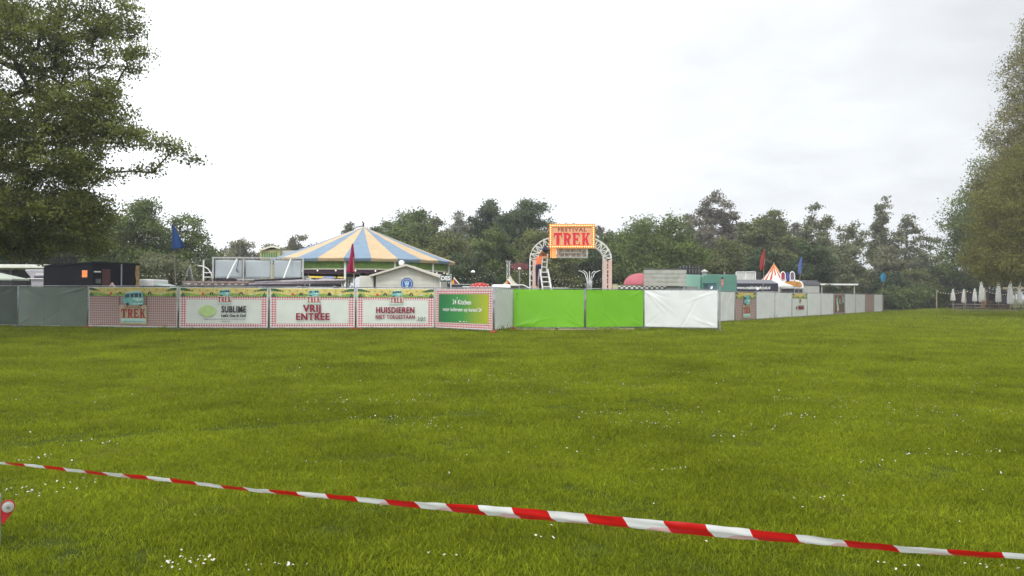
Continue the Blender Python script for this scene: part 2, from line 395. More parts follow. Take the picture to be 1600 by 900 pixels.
def daisies():
    r = np.random.default_rng(21); C = []
    # patches of daisies by photo position (px, py, spread x m, spread y m, count)
    spots = [(590, 630, .9, .35, 26), (450, 565, 1.4, .4, 22), (520, 575, 1.2, .3, 18), (705, 555, 1.0, .3, 24), (740, 592, 1.2, .25, 24), (690, 617, .9, .2, 16),
             (810, 608, 1.0, .35, 22), (845, 585, 1.6, .5, 30), (600, 655, .6, .2, 14), (680, 668, .4, .25, 16), (975, 645, .5, .2, 14), (1000, 660, .6, .2, 14),
             (925, 595, 1.4, .3, 24), (950, 548, 1.6, .5, 22), (1060, 640, .8, .3, 18), (1120, 580, 1.8, .5, 36), (1220, 560, 2, .6, 44), (1330, 575, 2.4, .7, 60),
             (1420, 600, 1.6, .6, 44), (1480, 640, 1.4, .5, 40), (1380, 665, .8, .3, 22), (1270, 625, .8, .3, 22), (1260, 650, .6, .25, 18), (1200, 665, .5, .3, 10),
             (1150, 678, .4, .15, 10), (1465, 712, .45, .12, 12), (1390, 722, .2, .1, 5), (1300, 778, .25, .08, 8), (1050, 735, .2, .1, 9), (1550, 710, .3, .1, 6),
             (1020, 515, 2, .5, 20), (1290, 530, 3, .8, 40), (1450, 540, 3, 1, 40), (1150, 530, 2, .5, 20), (420, 590, 1.2, .4, 14), (300, 610, 1.2, .4, 10),
             (50, 715, .35, .2, 12), (12, 765, .15, .15, 8), (60, 770, .18, .12, 8), (100, 757, .3, .15, 10), (300, 875, .14, .10, 18), (280, 885, .1, .06, 10), (430, 885, .18, .06, 9),
             (150, 690, .5, .2, 8), (680, 872, .3, .1, 3), (860, 840, .6, .2, 4), (1390, 880, .12, .05, 5), (1550, 880, .15, .06, 6), (1000, 600, 2, .6, 18), (250, 560, 3, .8, 26), (90, 620, 2, .6, 22), (560, 720, .8, .3, 6), (850, 700, 1, .4, 6)]
    for px, py, sx, sy, n in spots:
        d = CAM_H*F/(py-hor(px)); p = at(px, d); k = max(1, d/9)
        x = p.x+r.normal(0, sx*.55, n); y = d+r.normal(0, sy*k*.55, n); C += list(zip(x, y))
    for _ in range(500):
        y = math.sqrt(r.uniform(9, 32*32)); C.append((r.uniform(-1, 1)*y*.68, y))
    C = np.array([c for c in C if 3 < c[1] < 60]); n = len(C); V = []; Q = []; T = []
    k8 = 8
    for i, (x, y) in enumerate(C):
        if y > 31 and x < (y-43.5)*.73+13: continue
        s = r.uniform(.005, .009)*(1+max(0, y-9)*.035); z = float(gz(x, y))+.026+r.uniform(0, .012); tx, ty = r.normal(0, .35, 2)
        b = len(V)
        for q in range(k8):
            a = 2*PI*q/k8; V.append((x+s*math.cos(a), y+s*math.sin(a), z+s*(math.cos(a)*tx+math.sin(a)*ty))); T.append(0)
        for q in range(k8):
            a = 2*PI*q/k8; V.append((x+s*.35*math.cos(a), y+s*.35*math.sin(a), z+.004+s*.35*(math.cos(a)*tx+math.sin(a)*ty))); T.append(.25)
        for q in range(k8): Q.append((b+q, b+(q+1) % k8, b+k8+(q+1) % k8, b+k8+q))
        for (c0, c1, c2, c3) in ((0, 1, 2, 3), (0, 3, 4, 7), (4, 5, 6, 7)): Q.append((b+k8+c0, b+k8+c1, b+k8+c2, b+k8+c3))
        
    dm = leafmat('daisy_petal', (.78, .78, .74), (.75, .45, .02), .2)
    o = fast_mesh('daisies', np.array(V), np.array(Q), dm, np.array(T)); tag(o, 'tiny white daisies dotted in patches over the lawn', 'daisies', kind='stuff')
daisies()

# ------------------------------------------------------------------ trees
bark = mat('bark', (.060, .048, .036), .9, .3, 2, .6, 12)
bark_grey = mat('bark_grey', (.11, .095, .08), .9, .3, 2, .6, 12)
def tree(name, label, base, lobes, ncl, nleaf, lsize, crad, lm, seed, trunk_h=None, group='trees in and round the park', tr=None, step=None, bk=None, cat='tree', flat=.6, minr=None):
    """lobes: list of (centre, (rx,ry,rz), weight) in world; limbs grow to leaf clusters spread through them"""
    r = np.random.default_rng(seed); base = np.array(base, float)
    W = np.array([l[2] for l in lobes], float); W /= W.sum()
    C = []
    for (c, rad, _), wgt in zip(lobes, W):
        n = max(2, int(ncl*wgt)); u = r.normal(size=(n, 3)); u /= np.linalg.norm(u, axis=1)[:, None]
        q = r.uniform(0, 1, n)**(1/2.2)
        C.append(np.array(c)+u*q[:, None]*np.array(rad))
    C = np.concatenate(C); C = C[C[:, 2] > .25]; Cw = C
    C = C-base
    top = C[:, 2].max(); cen = C.mean(0)
    th = trunk_h if trunk_h else top*.8
    ax = np.array([cen[0], cen[1], 0])*.5
    nodes = []; par = []
    K = 12
    for i in range(K+1):
        t = i/K; nodes.append(np.array([ax[0]*t*t, ax[1]*t*t, th*t])+r.normal(0, .012*th*t, 3)*np.array([1, 1, 0])); par.append(i-1)
    order = np.argsort(np.linalg.norm(C-np.array([ax[0]*.5, ax[1]*.5, th*.5]), axis=1))
    step = step or top*.05
    NA = np.zeros((60000, 3)); NA[:len(nodes)] = nodes; cnt = len(nodes); tips = []
    for ci in order:
        c = C[ci]; d = NA[:cnt]-c
        dist = np.sqrt((d**2).sum(1))+np.maximum(0, -(c[2]-NA[:cnt, 2]))*.7+ (NA[:cnt, 2] < th*.12)*5
        k = int(np.argmin(dist)); p = NA[k]; L = np.linalg.norm(c-p); m = max(1, int(L/step)); last = k
        if cnt+m > 59990: break
        for s in range(1, m+1):
            t = s/m; q = p+(c-p)*t; q = q+np.array([0, 0, 1])*math.sin(PI*t)*L*.06+r.normal(0, L*.02, 3)*(t < 1)
            NA[cnt] = q; par.append(last); last = cnt; cnt += 1
        tips.append(last)
    acc = np.zeros(cnt)
    for t in tips: acc[t] += 1
    for i in range(cnt-1, 0, -1):
        if par[i] >= 0: acc[par[i]] += acc[i]
    tr = tr or top*.022
    rad = tr*np.sqrt(np.maximum(acc, .6)/max(acc[0], 1)); rad = np.maximum(rad, minr or tr*.022)
    # limbs: one 5-sided segment per edge
    idx = np.array([i for i in range(1, cnt)]); pa = np.array(par[1:cnt])
    A = NA[pa]; B = NA[idx]; ra = rad[pa]*(np.where(pa == idx-1, 1, .0)) + np.where(pa == idx-1, 0, 1)*rad[idx]; rb = rad[idx]
    if True:
        t = B-A; t /= np.linalg.norm(t, axis=1)[:, None]+1e-9
        up = np.where(np.abs(t[:, 2:3]) > .9, np.array([[1., 0, 0]]), np.array([[0, 0, 1.]]))
        a = np.cross(t, up); a /= np.linalg.norm(a, axis=1)[:, None]; b = np.cross(t, a); n5 = 5
        Vt = []
        for q in range(n5):
            an = 2*PI*q/n5; dr = a*math.cos(an)+b*math.sin(an); Vt.append(A+dr*ra[:, None]); 
        for q in range(n5):
            an = 2*PI*q/n5; dr = a*math.cos(an)+b*math.sin(an); Vt.append(B+dr*rb[:, None])
        E = len(idx); V = np.stack(Vt, 1).reshape(-1, 3); o0 = np.arange(E)*10
        Q = np.concatenate([np.stack([o0+q, o0+(q+1) % 5, o0+5+(q+1) % 5, o0+5+q], 1) for q in range(5)])
    root = thing(name, label, cat, tuple(base), 0, group)
    to = fast_mesh('trunk', V, Q, bk or bark, parent=root)
    # leaves
    ntip = len(tips); TP = NA[np.array(tips)]
    k = r.integers(0, ntip, nleaf)
    loc = TP[k]+r.normal(size=(nleaf, 3))*crad*np.array([1, 1, flat])
    loc[:, 2] = np.maximum(loc[:, 2], .1)
    ct = r.uniform(.0, .75, ntip)
    tint = np.clip(ct[k]+r.uniform(-.1, .25, nleaf), 0, 1)
    s = lsize*r.uniform(.6, 1.25, nleaf)
    u = r.normal(size=(nleaf, 3)); u /= np.linalg.norm(u, axis=1)[:, None]
    nrm = r.normal(size=(nleaf, 3))+np.array([0, 0, .9]); v = np.cross(nrm, u); v /= np.linalg.norm(v, axis=1)[:, None]+1e-9
    V = np.stack([loc-u*s[:, None]*.5, loc+v*s[:, None]*.32, loc+u*s[:, None]*.6, loc-v*s[:, None]*.32], 1).reshape(-1, 3)
    Q = (np.arange(nleaf)*4)[:, None]+np.array([0, 1, 2, 3])
    fast_mesh('crown', V, Q, lm, np.repeat(tint, 4), root)
    return root

G_DENSE = leafmat('leaf_mid_green', (.070, .102, .028), (.21, .265, .072))
G_DARK = leafmat('leaf_dark_green', (.042, .062, .028), (.12, .16, .065))
G_OLIVE = leafmat('leaf_olive', (.090, .104, .034), (.24, .26, .085))
G_GREY = leafmat('leaf_grey_green', (.115, .125, .062), (.27, .285, .15))
G_BROWN = leafmat('leaf_brown_bud', (.125, .110, .080), (.26, .235, .17))
G_PALE = leafmat('leaf_pale_spring', (.14, .135, .070), (.30, .29, .17))
G_BLOSSOM = leafmat('leaf_silvery', (.20, .20, .15), (.42, .42, .34))
G_YELLOW = leafmat('leaf_yellow_green', (.105, .105, .022), (.27, .26, .065))
G_BIG = leafmat('leaf_big_tree', (.075, .092, .024), (.28, .305, .070), .45)
G_BRIGHT = leafmat('leaf_fresh_green', (.055, .085, .012), (.16, .21, .035), .35)

def lobe(px, py, d, rpx, rpy, ry=None, w=1.0):
    c = P(px, py, d); k = d/F
    return ((c.x, d, c.z), (rpx*k, ry if ry else rpx*k*.8, rpy*k), w)

# the big tree reaching in from the left, its trunk beside the frame
big = [lobe(-120, 60, 27, 200, 160, 6, 5), lobe(60, 60, 27, 110, 90, 4, 3.2), lobe(160, 20, 27, 55, 55, 2.5, .9), lobe(200, 90, 26.5, 30, 22, 1.0, .22),
       lobe(20, 200, 27, 140, 70, 4, 3.4), lobe(130, 185, 26.5, 70, 45, 2.0, 1.2), lobe(165, 150, 26.5, 32, 26, 1.4, .3), lobe(195, 208, 26, 42, 26, 1.2, .26), lobe(250, 232, 26, 45, 17, .9, .13), lobe(300, 246, 26, 20, 7, .5, .03),
       lobe(100, 262, 26.5, 85, 32, 2.5, 1.2), lobe(225, 262, 26.3, 22, 12, .6, .07), lobe(10, 320, 27, 120, 60, 4, 2.6), lobe(90, 340, 27, 75, 48, 3, 1.4), lobe(120, 378, 28.5, 45, 22, 2, .55),
       lobe(0, 380, 28, 90, 30, 3, 1.3), lobe(-150, 260, 28, 150, 150, 6, 3), lobe(-330, 150, 21, 230, 200, 5, 4), lobe(-160, 330, 23, 150, 90, 4, 2), lobe(130, 320, 27, 35, 30, 1.5, .5)]  # nearer off-frame lobes added so the crown shades the left fence panels
tree('broadleaf_tree', 'huge broadleaf tree reaching in from the left edge with long bare-tipped side branch', at(-170, 28.5), big, 2500, 200000, .100, .20, G_BIG, 11, trunk_h=14, tr=.42, step=.35, flat=.5, minr=.013)

def simple_tree(kind, label, px, top, half, d, seed, low=None, dens=1.0, lm=None, ls=None, lobes_extra=(), bk=None, conic=0.0, cr=None, n=None):
    """a tree whose crown spans photo column px±half and reaches row top"""
    b = at(px, d); k = d/F; half *= 1.22; top -= 3; topz = P(px, top, d).z; low = low if low is not None else topz*.12
    r = random.Random(seed); h = topz-low; hw = half*k; L = []
    nl = 16; hz = h/2; cz = low+hz
    for i in range(nl):
        a = r.uniform(0, 2*PI); q = r.uniform(.15, 1)**.5*.66; e = math.asin(max(-1, min(1, -1+2*(i+.5)/nl)))
        zz = math.sin(e)*.74; ww = hw*(1-conic*(zz*.5+.5))*(1 if zz > 0 else 1+.15*zz)
        rr = r.uniform(.30, .46)
        cxx = math.cos(e)**.6*q*ww*math.cos(a); cyy = math.cos(e)**.6*q*ww*math.sin(a)
        L.append(((b.x+cxx, b.y+cyy, cz+zz*hz), (ww*rr+.15, ww*rr+.15, min(hz*.42, max(hz*.27, ww*rr*.8))), rr*rr))
    L.append(((b.x+r.uniform(-.2, .2)*hw, b.y, topz-h*.07), (hw*.3*(1-conic*.5), hw*.3, h*.11), .10))
    L.append(((b.x, b.y, cz-hz*.1), (hw*.85, hw*.8, hz*.85), 1.1))
    L += list(lobes_extra)
    area = hw*h; sparse = dens < .62
    ncl = n or int(min(700, 60+area*3.4)*min(1, .35+dens*.5)*(.85 if sparse else 1)); nleaf = int(min(48000, 2500+area*620)*dens*(85/d)**.5)
    return tree(kind, label, b, L, ncl, nleaf, ls or .0029*d, cr or max(.34, hw*.12)*(.92 if sparse else 1), lm, seed, trunk_h=topz*.86, bk=bk, step=max(.5, h*.045))

T = simple_tree
# left, behind the sheds
T('broadleaf_tree', 'dense green tree behind the black timber shed', 208, 318, 60, 62, 101, 1.2, 1.5, G_DENSE)
T('broadleaf_tree', 'round green tree with open right side behind the tall blue pennant', 292, 343, 48, 66, 102, 2.0, .95, G_DENSE)
T('broadleaf_tree', 'dark bushy tree filling the gap left of the black shed', 95, 330, 75, 70, 103, .6, 1.5, G_DARK)
T('broadleaf_tree', 'shaded tree at the left edge behind the white tent roof', -20, 320, 85, 66, 104, .6, 1.4, G_DARK)
T('shrub', 'low grey-green shrub right behind the blue pennant pole', 268, 402, 40, 56, 105, .3, 1.1, G_GREY)
T('shrub', 'dark shrub beside the tripod poles left of the blank billboard', 318, 402, 30, 60, 106, .3, 1.2, G_DARK)
T('tree', 'low pale spring tree above the left half of the blank billboard', 378, 378, 34, 120, 107, 1, .55, G_PALE, bk=bark_grey)
T('tree', 'low pale thicket tree peeking over the billboard centre', 425, 386, 30, 125, 108, 1, .6, G_PALE, bk=bark_grey)
T('tree', 'thin twiggy pale tree left of the striped tent roof', 467, 366, 26, 130, 109, 1, .35, G_PALE, bk=bark_grey)
T('tree', 'sparse tree top showing over the left slope of the striped tent', 540, 350, 24, 130, 110, 2, .4, G_GREY, bk=bark_grey)
T('tree', 'faint twiggy tree left of the round green tree near the billboard', 350, 392, 22, 110, 111, 1, .3, G_PALE, bk=bark_grey)
# centre
T('broadleaf_tree', 'broad green tree rising behind the right slope of the striped tent', 640, 333, 48, 88, 120, 1, 1.35, G_DENSE)
T('silver_birch', 'silvery pale airy tree between the broad green tree and the dark ones', 708, 331, 30, 92, 121, 2, .5, G_BLOSSOM, bk=bark_grey)
T('broadleaf_tree', 'dark tree with rounded top left of the tallest centre tree', 766, 323, 40, 100, 122, 2, 1.35, G_DARK)
T('broadleaf_tree', 'tallest dark tree of the centre standing left of the lit gate sign', 828, 319, 46, 98, 123, 2, 1.4, G_DARK)
T('broadleaf_tree', 'olive tree in front of the silvery one above the orange flags', 700, 372, 48, 78, 124, .8, 1.3, G_OLIVE)
T('broadleaf_tree', 'slim mid-green tree above the small white pointed tent', 768, 362, 36, 80, 125, .8, 1.3, G_DENSE)
T('broadleaf_tree', 'olive-brown tree seen through the gate arch left side', 850, 372, 48, 74, 126, .6, 1.35, G_OLIVE)
T('broadleaf_tree', 'dark tree seen through the gate arch right side', 915, 392, 44, 82, 127, .6, 1.3, G_DARK)
T('broadleaf_tree', 'green tree just right of the lit gate sign', 962, 366, 42, 84, 128, .6, 1.3, G_DENSE)
T('broadleaf_tree', 'big round fresh-green tree above the grey board wall', 1034, 346, 66, 74, 129, .6, 1.6, G_DENSE)
T('tree', 'thin bare tree top poking up right of the lit gate sign', 940, 350, 20, 120, 130, 3, .3, G_BROWN, bk=bark_grey)
T('broadleaf_tree', 'dull olive tree low behind the striped tent right end', 655, 388, 40, 72, 131, .5, 1.2, G_OLIVE)
T('broadleaf_tree', 'dark low tree behind the red domed stall', 740, 400, 40, 70, 132, .4, 1.2, G_DARK)
for _i, (_px, _tp, _lab, _m) in enumerate(((600, 352, 'far green tree just right of the striped tent peak', G_DENSE), (672, 345, 'far tree between the broad green and the silvery tree', G_OLIVE), (735, 345, 'far grey-green tree between the silvery and the dark one', G_GREY), (797, 338, 'far dark tree between the two tall dark centre trees', G_DARK),
        (880, 352, 'far tree top just left of the lit gate sign', G_DENSE), (995, 362, 'far dark tree left of the big round green tree', G_DARK), (1175, 372, 'far olive tree behind the framed screen', G_OLIVE), (1235, 372, 'far olive tree behind the ornate arches', G_OLIVE), (1290, 378, 'far grey tree right of the faded blue pennant', G_GREY), (920, 362, 'far green tree directly behind the lit gate sign', G_DENSE))):
    T('broadleaf_tree', _lab, _px, _tp, 30, 112, 500+_i, .6, 1.1, _m)
# right
T('tree', 'tall brown budding tree behind the teal caravan', 1108, 308, 36, 112, 140, 2, .6, G_BROWN, bk=bark_grey)
T('tree', 'purple-brown narrow tree right of the tall brown one', 1146, 328, 24, 114, 141, 2, .5, G_BROWN, bk=bark_grey)
T('tree', 'small brown tree between the round green tree and the tall brown one', 1078, 340, 24, 116, 142, 2, .7, G_BROWN, bk=bark_grey)
T('broadleaf_tree', 'olive tree below the brown trees behind the teal caravan', 1128, 378, 42, 92, 143, .6, 1.1, G_OLIVE)
T('tree', 'grey-green tree with pointed top behind the red flag', 1213, 331, 40, 104, 144, 1, 1.1, G_OLIVE)
T('tree', 'short olive tree left of the pointed grey-green one', 1172, 352, 30, 106, 145, 1, 1.0, G_OLIVE)
T('tree', 'tan budding tree between the pointed tree and the forked one', 1248, 348, 28, 118, 146, 1, .45, G_BROWN, bk=bark_grey)
T('tree', 'grey forked tree above the right blue pennant', 1281, 323, 34, 104, 147, 2, .42, G_GREY, bk=bark)
T('tree', 'dark open-branched tree leaning right beside the sky gap', 1326, 348, 36, 100, 148, 2, .3, G_GREY, bk=bark)
T('broadleaf_tree', 'dark round tree behind the red and white striped tent', 1190, 392, 32, 84, 149, .5, 1.2, G_DARK)
T('broadleaf_tree', 'dark blue-green tree behind the right blue pennant', 1262, 386, 34, 84, 150, .5, 1.3, G_DARK)
T('broadleaf_tree', 'grey-green tree over the flat white roof', 1312, 384, 34, 92, 151, .5, 1.0, G_GREY)
T('conifer_tree', 'slender tall open tree standing alone in the sky right of the gap', 1378, 310, 22, 118, 152, 1.5, .34, G_GREY, conic=.62, cr=.3, n=170, bk=bark)
T('tree', 'loose spreading tree right of the slender tall one', 1416, 340, 30, 116, 153, 1.5, .26, G_GREY, bk=bark)
T('tree', 'low loose tree between the spreading tree and the right wood', 1455, 372, 30, 118, 154, 1, .3, G_GREY, bk=bark)
T('tree', 'pale willow-like tree below the slender tall one', 1385, 388, 36, 112, 155, .6, .5, G_PALE, bk=bark)
sh = [(1345, 428, 28, 108, G_OLIVE, 'rounded olive shrub at the end of the flat white roof'), (1392, 432, 30, 106, G_DARK, 'dark shrub behind the turquoise flag'),
      (1425, 425, 34, 108, G_OLIVE, 'tall olive shrub right of the turquoise flag'), (1465, 420, 32, 110, G_DARK, 'dark tall shrub left of the terrace'),
      (1400, 455, 32, 101, G_DENSE, 'low green shrub just beyond the last fence panel'), (1440, 454, 34, 102, G_DENSE, 'low green shrub in the middle of the hedge'),
      (1478, 456, 28, 101, G_DENSE, 'low green shrub at the hedge end beside the first post'), (1505, 462, 22, 103, G_DARK, 'low dark shrub behind the two left parasols'),
      (1500, 430, 30, 112, G_DARK, 'dark shrub under the right wood left corner')]
for i, (px, tp, hf, d, lm, lab) in enumerate(sh): T('shrub', lab, px, tp, hf, d, 170+i, .2, 1.2, lm)
# right wood
rw = [lobe(1726, 120, 66, 150, 120, 6, 4), lobe(1636, 130, 66, 60, 110, 3.5, 2.2), lobe(1626, 50, 66, 26, 38, 2, .5), lobe(1591, 210, 66, 40, 60, 3, 1), lobe(1706, 300, 66, 160, 100, 6, 4),
      lobe(1571, 290, 66, 40, 50, 3, 1), lobe(1626, 260, 66, 60, 80, 4, 2)]
tree('tree', 'very tall olive-brown budding tree at the right edge', at(1690, 66), rw, 2600, 150000, .16, .42, leafmat('leaf_tall_spring', (.135, .125, .045), (.32, .305, .12)), 201, trunk_h=24, tr=.45, step=.9)
rw = [lobe(1660, 330, 58, 130, 90, 5, 3), lobe(1585, 345, 58, 55, 70, 4, 2), lobe(1600, 410, 57, 80, 40, 4, 2), lobe(1555, 400, 58, 40, 35, 3, 1), lobe(1610, 270, 58, 40, 50, 3, 1), lobe(1680, 420, 58, 60, 40, 4, 1)]
tree('broadleaf_tree', 'yellow-green leafy tree leaning over the right parasols', at(1680, 58), rw, 1900, 170000, .115, .36, G_YELLOW, 202, trunk_h=9, tr=.4, step=.7)
rw = [lobe(1530, 340, 96, 45, 60, 5, 2), lobe(1515, 400, 96, 38, 40, 5, 2), lobe(1505, 355, 96, 24, 30, 3, .8), lobe(1550, 300, 96, 30, 60, 4, 1.4), lobe(1560, 390, 96, 40, 50, 5, 1.5)]
tree('broadleaf_tree', 'dark green tree filling the corner left of the yellow-green one', at(1540, 96), rw, 480, 30000, .27, .6, G_DENSE, 203, trunk_h=13, tr=.35, step=1.0)
tree('broadleaf_tree', 'olive tree low behind the terrace on the right', at(1620, 100), [lobe(1610, 420, 100, 70, 40, 5, 2), lobe(1570, 430, 100, 40, 30, 4, 1)], 260, 16000, .28, .6, G_OLIVE, 204, trunk_h=8, tr=.3, step=1.0)
#PART2
# ------------------------------------------------------------------ thin air haze
def haze():
    mb = MB(); mb.bb((-1510, -70, -1.05), (1510, 2010, 42)); m = bpy.data.materials.new('haze_air'); m.use_nodes = True; nt = m.node_tree
    for n in list(nt.nodes): nt.nodes.remove(n)
    o_ = nt.nodes.new('ShaderNodeOutputMaterial'); v = nt.nodes.new('ShaderNodeVolumePrincipled'); v.inputs['Color'].default_value = (.93, .95, 1, 1); v.inputs['Density'].default_value = HAZE; v.inputs['Anisotropy'].default_value = .2
    nt.links.new(v.outputs[0], o_.inputs['Volume']); o = mb.build('haze', m); o['kind'] = 'stuff'; o['label'] = 'thin pale haze in the air over the whole park'
HAZE = .0008
haze()

# ------------------------------------------------------------------ common materials
galv = mat('galvanised_steel', (.30, .31, .32), .45, .2, 6, metal=.6)
alu = mat('bare_aluminium', (.62, .62, .62), .35, .1, 5, metal=.5)
white = mat('white_paint', (.76, .76, .74), .45, .06, 2)
offwhite = mat('off_white_board', (.60, .585, .52), .6, .08, 2)
black = mat('black_plastic', (.02, .02, .022), .5)
dark = mat('dark_void_paint', (.035, .03, .04), .7)
redfoot = mat('orange_red_plastic', (.36, .04, .025), .5)
concrete = mat('grey_rubber', (.12, .12, .12), .85)
wood = mat('weathered_wood', (.25, .19, .14), .8, .25, 8, .3, 20)
woodl = mat('light_wood', (.40, .31, .20), .8, .2, 8)
bulbm = mat('lit_bulb', (1.0, .88, .70), .3, 0, emit=.7)
cablem = mat('black_cable', (.02, .02, .02), .6)
m_pvc_w = mat('white_pvc_sheet', (.64, .65, .64), .42, .05, 1.5, .25, 2.2)
m_pvc_g = mat('shade_toned_green_grey_mesh_sheet', (.115, .15, .12), .6, .12, 1.2, .2, 3)  # green-grey mesh, its colour darkened to stand for tree shade
m_pvc_d = mat('shaded_green_mesh_sheet', (.035, .05, .036), .6, .15, 1.2, .2, 3)  # same mesh with tree shade put deeper into its colour
m_pvc_grey = mat('light_grey_sheet', (.63, .64, .61), .6, .07, 1.5, .25, 3)
m_lime = mat('lime_green_sheet', (.15, .42, .008), .5, .05, 1.5, .2, 2.5)
m_pink = gingham('pink_check_print', (.62, .58, .55), (.50, .09, .13), .095)
m_pinkpale = gingham('brownish_pink_check_print', (.40, .36, .32), (.32, .12, .12), .095)
m_pale = mat('pale_print_white', (.60, .63, .57), .55, .04)
m_sky = mat('print_yellow_sky', (.60, .50, .16), .6, .15, 6)
m_hill = mat('print_green_hills', (.22, .36, .07), .6, .35, 9)
m_tree = mat('print_dark_green_tree', (.04, .12, .05), .6, .3, 15)
m_teal = mat('print_teal_van', (.16, .42, .38), .5, .15, 8)
m_tealw = mat('print_light_teal', (.42, .60, .54), .5, .1, 8)
m_navy = mat('print_dark_blue', (.02, .05, .09), .5)
m_red = mat('print_red', (.33, .008, .015), .5)
m_redb = mat('print_bright_red', (.60, .02, .03), .5)
m_maroon = mat('print_maroon_lettering', (.24, .004, .03), .5)
m_tan = mat('print_tan', (.50, .38, .20), .6)
m_ink = mat('print_black', (.02, .02, .025), .5)
m_lemon = mat('print_pale_lemon', (.42, .56, .22), .6)
m_orange = mat('print_orange', (.62, .22, .03), .5)

def gradient_green():
    m = mat('print_green_to_yellow', (.02, .2, .06), .5, .05); nt = m.node_tree; N = nt.nodes; Lk = nt.links
    tc = [n for n in N if n.type == 'TEX_COORD'][0]; sep = N.new('ShaderNodeSeparateXYZ'); Lk.new(tc.outputs['Object'], sep.inputs[0])
    mr = N.new('ShaderNodeMapRange'); mr.inputs[1].default_value = .4; mr.inputs[2].default_value = 3.3; Lk.new(sep.outputs[0], mr.inputs[0])
    r = N.new('ShaderNodeValToRGB'); e = r.color_ramp.elements; e[0].color = (.012, .16, .055, 1); e[1].color = (.42, .42, .01, 1)
    k = e.new(.45); k.color = (.05, .26, .05, 1); Lk.new(mr.outputs[0], r.inputs[0]); Lk.new(r.outputs[0], N['Principled BSDF'].inputs['Base Color'])
    return m
m_grad = gradient_green()

# ------------------------------------------------------------------ fence panels with banners
FH0, FH1 = .10, 1.74
def fence_foot(red):
    mb = MB()
    pr = [(-.27, 0), (-.27, .06), (-.2, .11), (.2, .11), (.27, .06), (.27, 0)]
    mb.prism(pr, -.11, .11, 0)
    return mb, (redfoot if red else concrete)
def banner_mesh(L, seed, base, decor, amp=1.0, hem=True):
    """L: panel length; returns mesh builder and material list; decor(list of (kind...)) laid on the sheet"""
    r = random.Random(seed); x0, x1, z0, z1 = .045, L-.045, FH0+.03, FH1-.02
    cr = []
    for _ in range(9):
        cx, cz = r.choice([(x0, z0), (x1, z0), (x0, z1), (x1, z1), (r.uniform(x0, x1), z0), (r.uniform(x0, x1), z1)])
        tx, tz = L*.5+r.uniform(-.8, .8), (z0+z1)/2+r.uniform(-.5, .5); ln = r.uniform(.6, 1.9)
        dx, dz = tx-cx, tz-cz; n = math.hypot(dx, dz); cr.append((cx, cz, dx/n, dz/n, ln, r.uniform(.02, .055), r.uniform(.008, .026)*amp*r.choice((1, 1, -1))))
    ph = [r.uniform(0, 6.28) for _ in range(4)]
    def wr(x, z):
        y = .006*math.sin(x*2.2+ph[0])*math.sin(z*3+ph[1])*amp+.004*math.sin(x*5.1+z*4+ph[2])*amp
        for cx, cz, dx, dz, ln, wd, a in cr:
            t = (x-cx)*dx+(z-cz)*dz
            if -.05 < t < ln:
                q = (x-cx)*-dz+(z-cz)*dx; y += a*math.exp(-(q/wd)**2)*max(0, 1-t/ln)**.7
        e = min(1, (x-x0)/.12, (x1-x)/.12)*min(1, (z-z0)/.12, (z1-z)/.12)
        return -.03-y*max(.15, e)
    mb = MB(); mats = [base]
    mb.grid(lambda u, v: (x0+(x1-x0)*u, wr(x0+(x1-x0)*u, z0+(z1-z0)*v), z0+(z1-z0)*v), int(L*22), 38, 0)
    def mi(m):
        if m not in mats: mats.append(m)
        return mats.index(m)
    cnt = [0]
    def lay(poly, m, fs=None, off=.006):
        cnt[0] += 1
        o = off+cnt[0]*.0006
        mb.add([(x, wr(x, z)-o, z) for x, z in poly], fs or [tuple(range(len(poly)))], mi(m))
    def rect(ax, az, bx, bz, m, off=.004):
        cnt[0] += 1; o = off+cnt[0]*.0006
        nu, nv = max(1, int((bx-ax)*20)), max(1, int((bz-az)*20))
        mb.grid(lambda u, v: (ax+(bx-ax)*u, wr(ax+(bx-ax)*u, az+(bz-az)*v)-o, az+(bz-az)*v), nu, nv, mi(m))
    def text(s, cx, cz, size, m, bold=0., xs=1., align='CENTER', sp=1.0):
        vs, fs = text_polys(s, size, min(bold, .003), xs, align, sp)
        sh = [0] if bold < .006 else [-bold*.8, 0, bold*.8]
        for dx in sh:
            cnt[0] += 1
            for dz in ([0] if bold < .01 else [-bold*.4, bold*.4]): cnt[0] += 1; lay([(cx+x+dx, cz+z+dz) for x, z in vs], m, fs, .012)
    ctx = dict(lay=lay, rect=rect, text=text, L=L, x0=x0, x1=x1, z0=z0, z1=z1)
    if hem:
        for (a, b, c, d) in ((x0, z0, x1, z0+.028), (x0, z1-.022, x1, z1), (x0, z0, x0+.022, z1), (x1-.022, z0, x1, z1)): rect(a, b, c, d, white)
    if decor: decor(ctx)
    return mb, mats

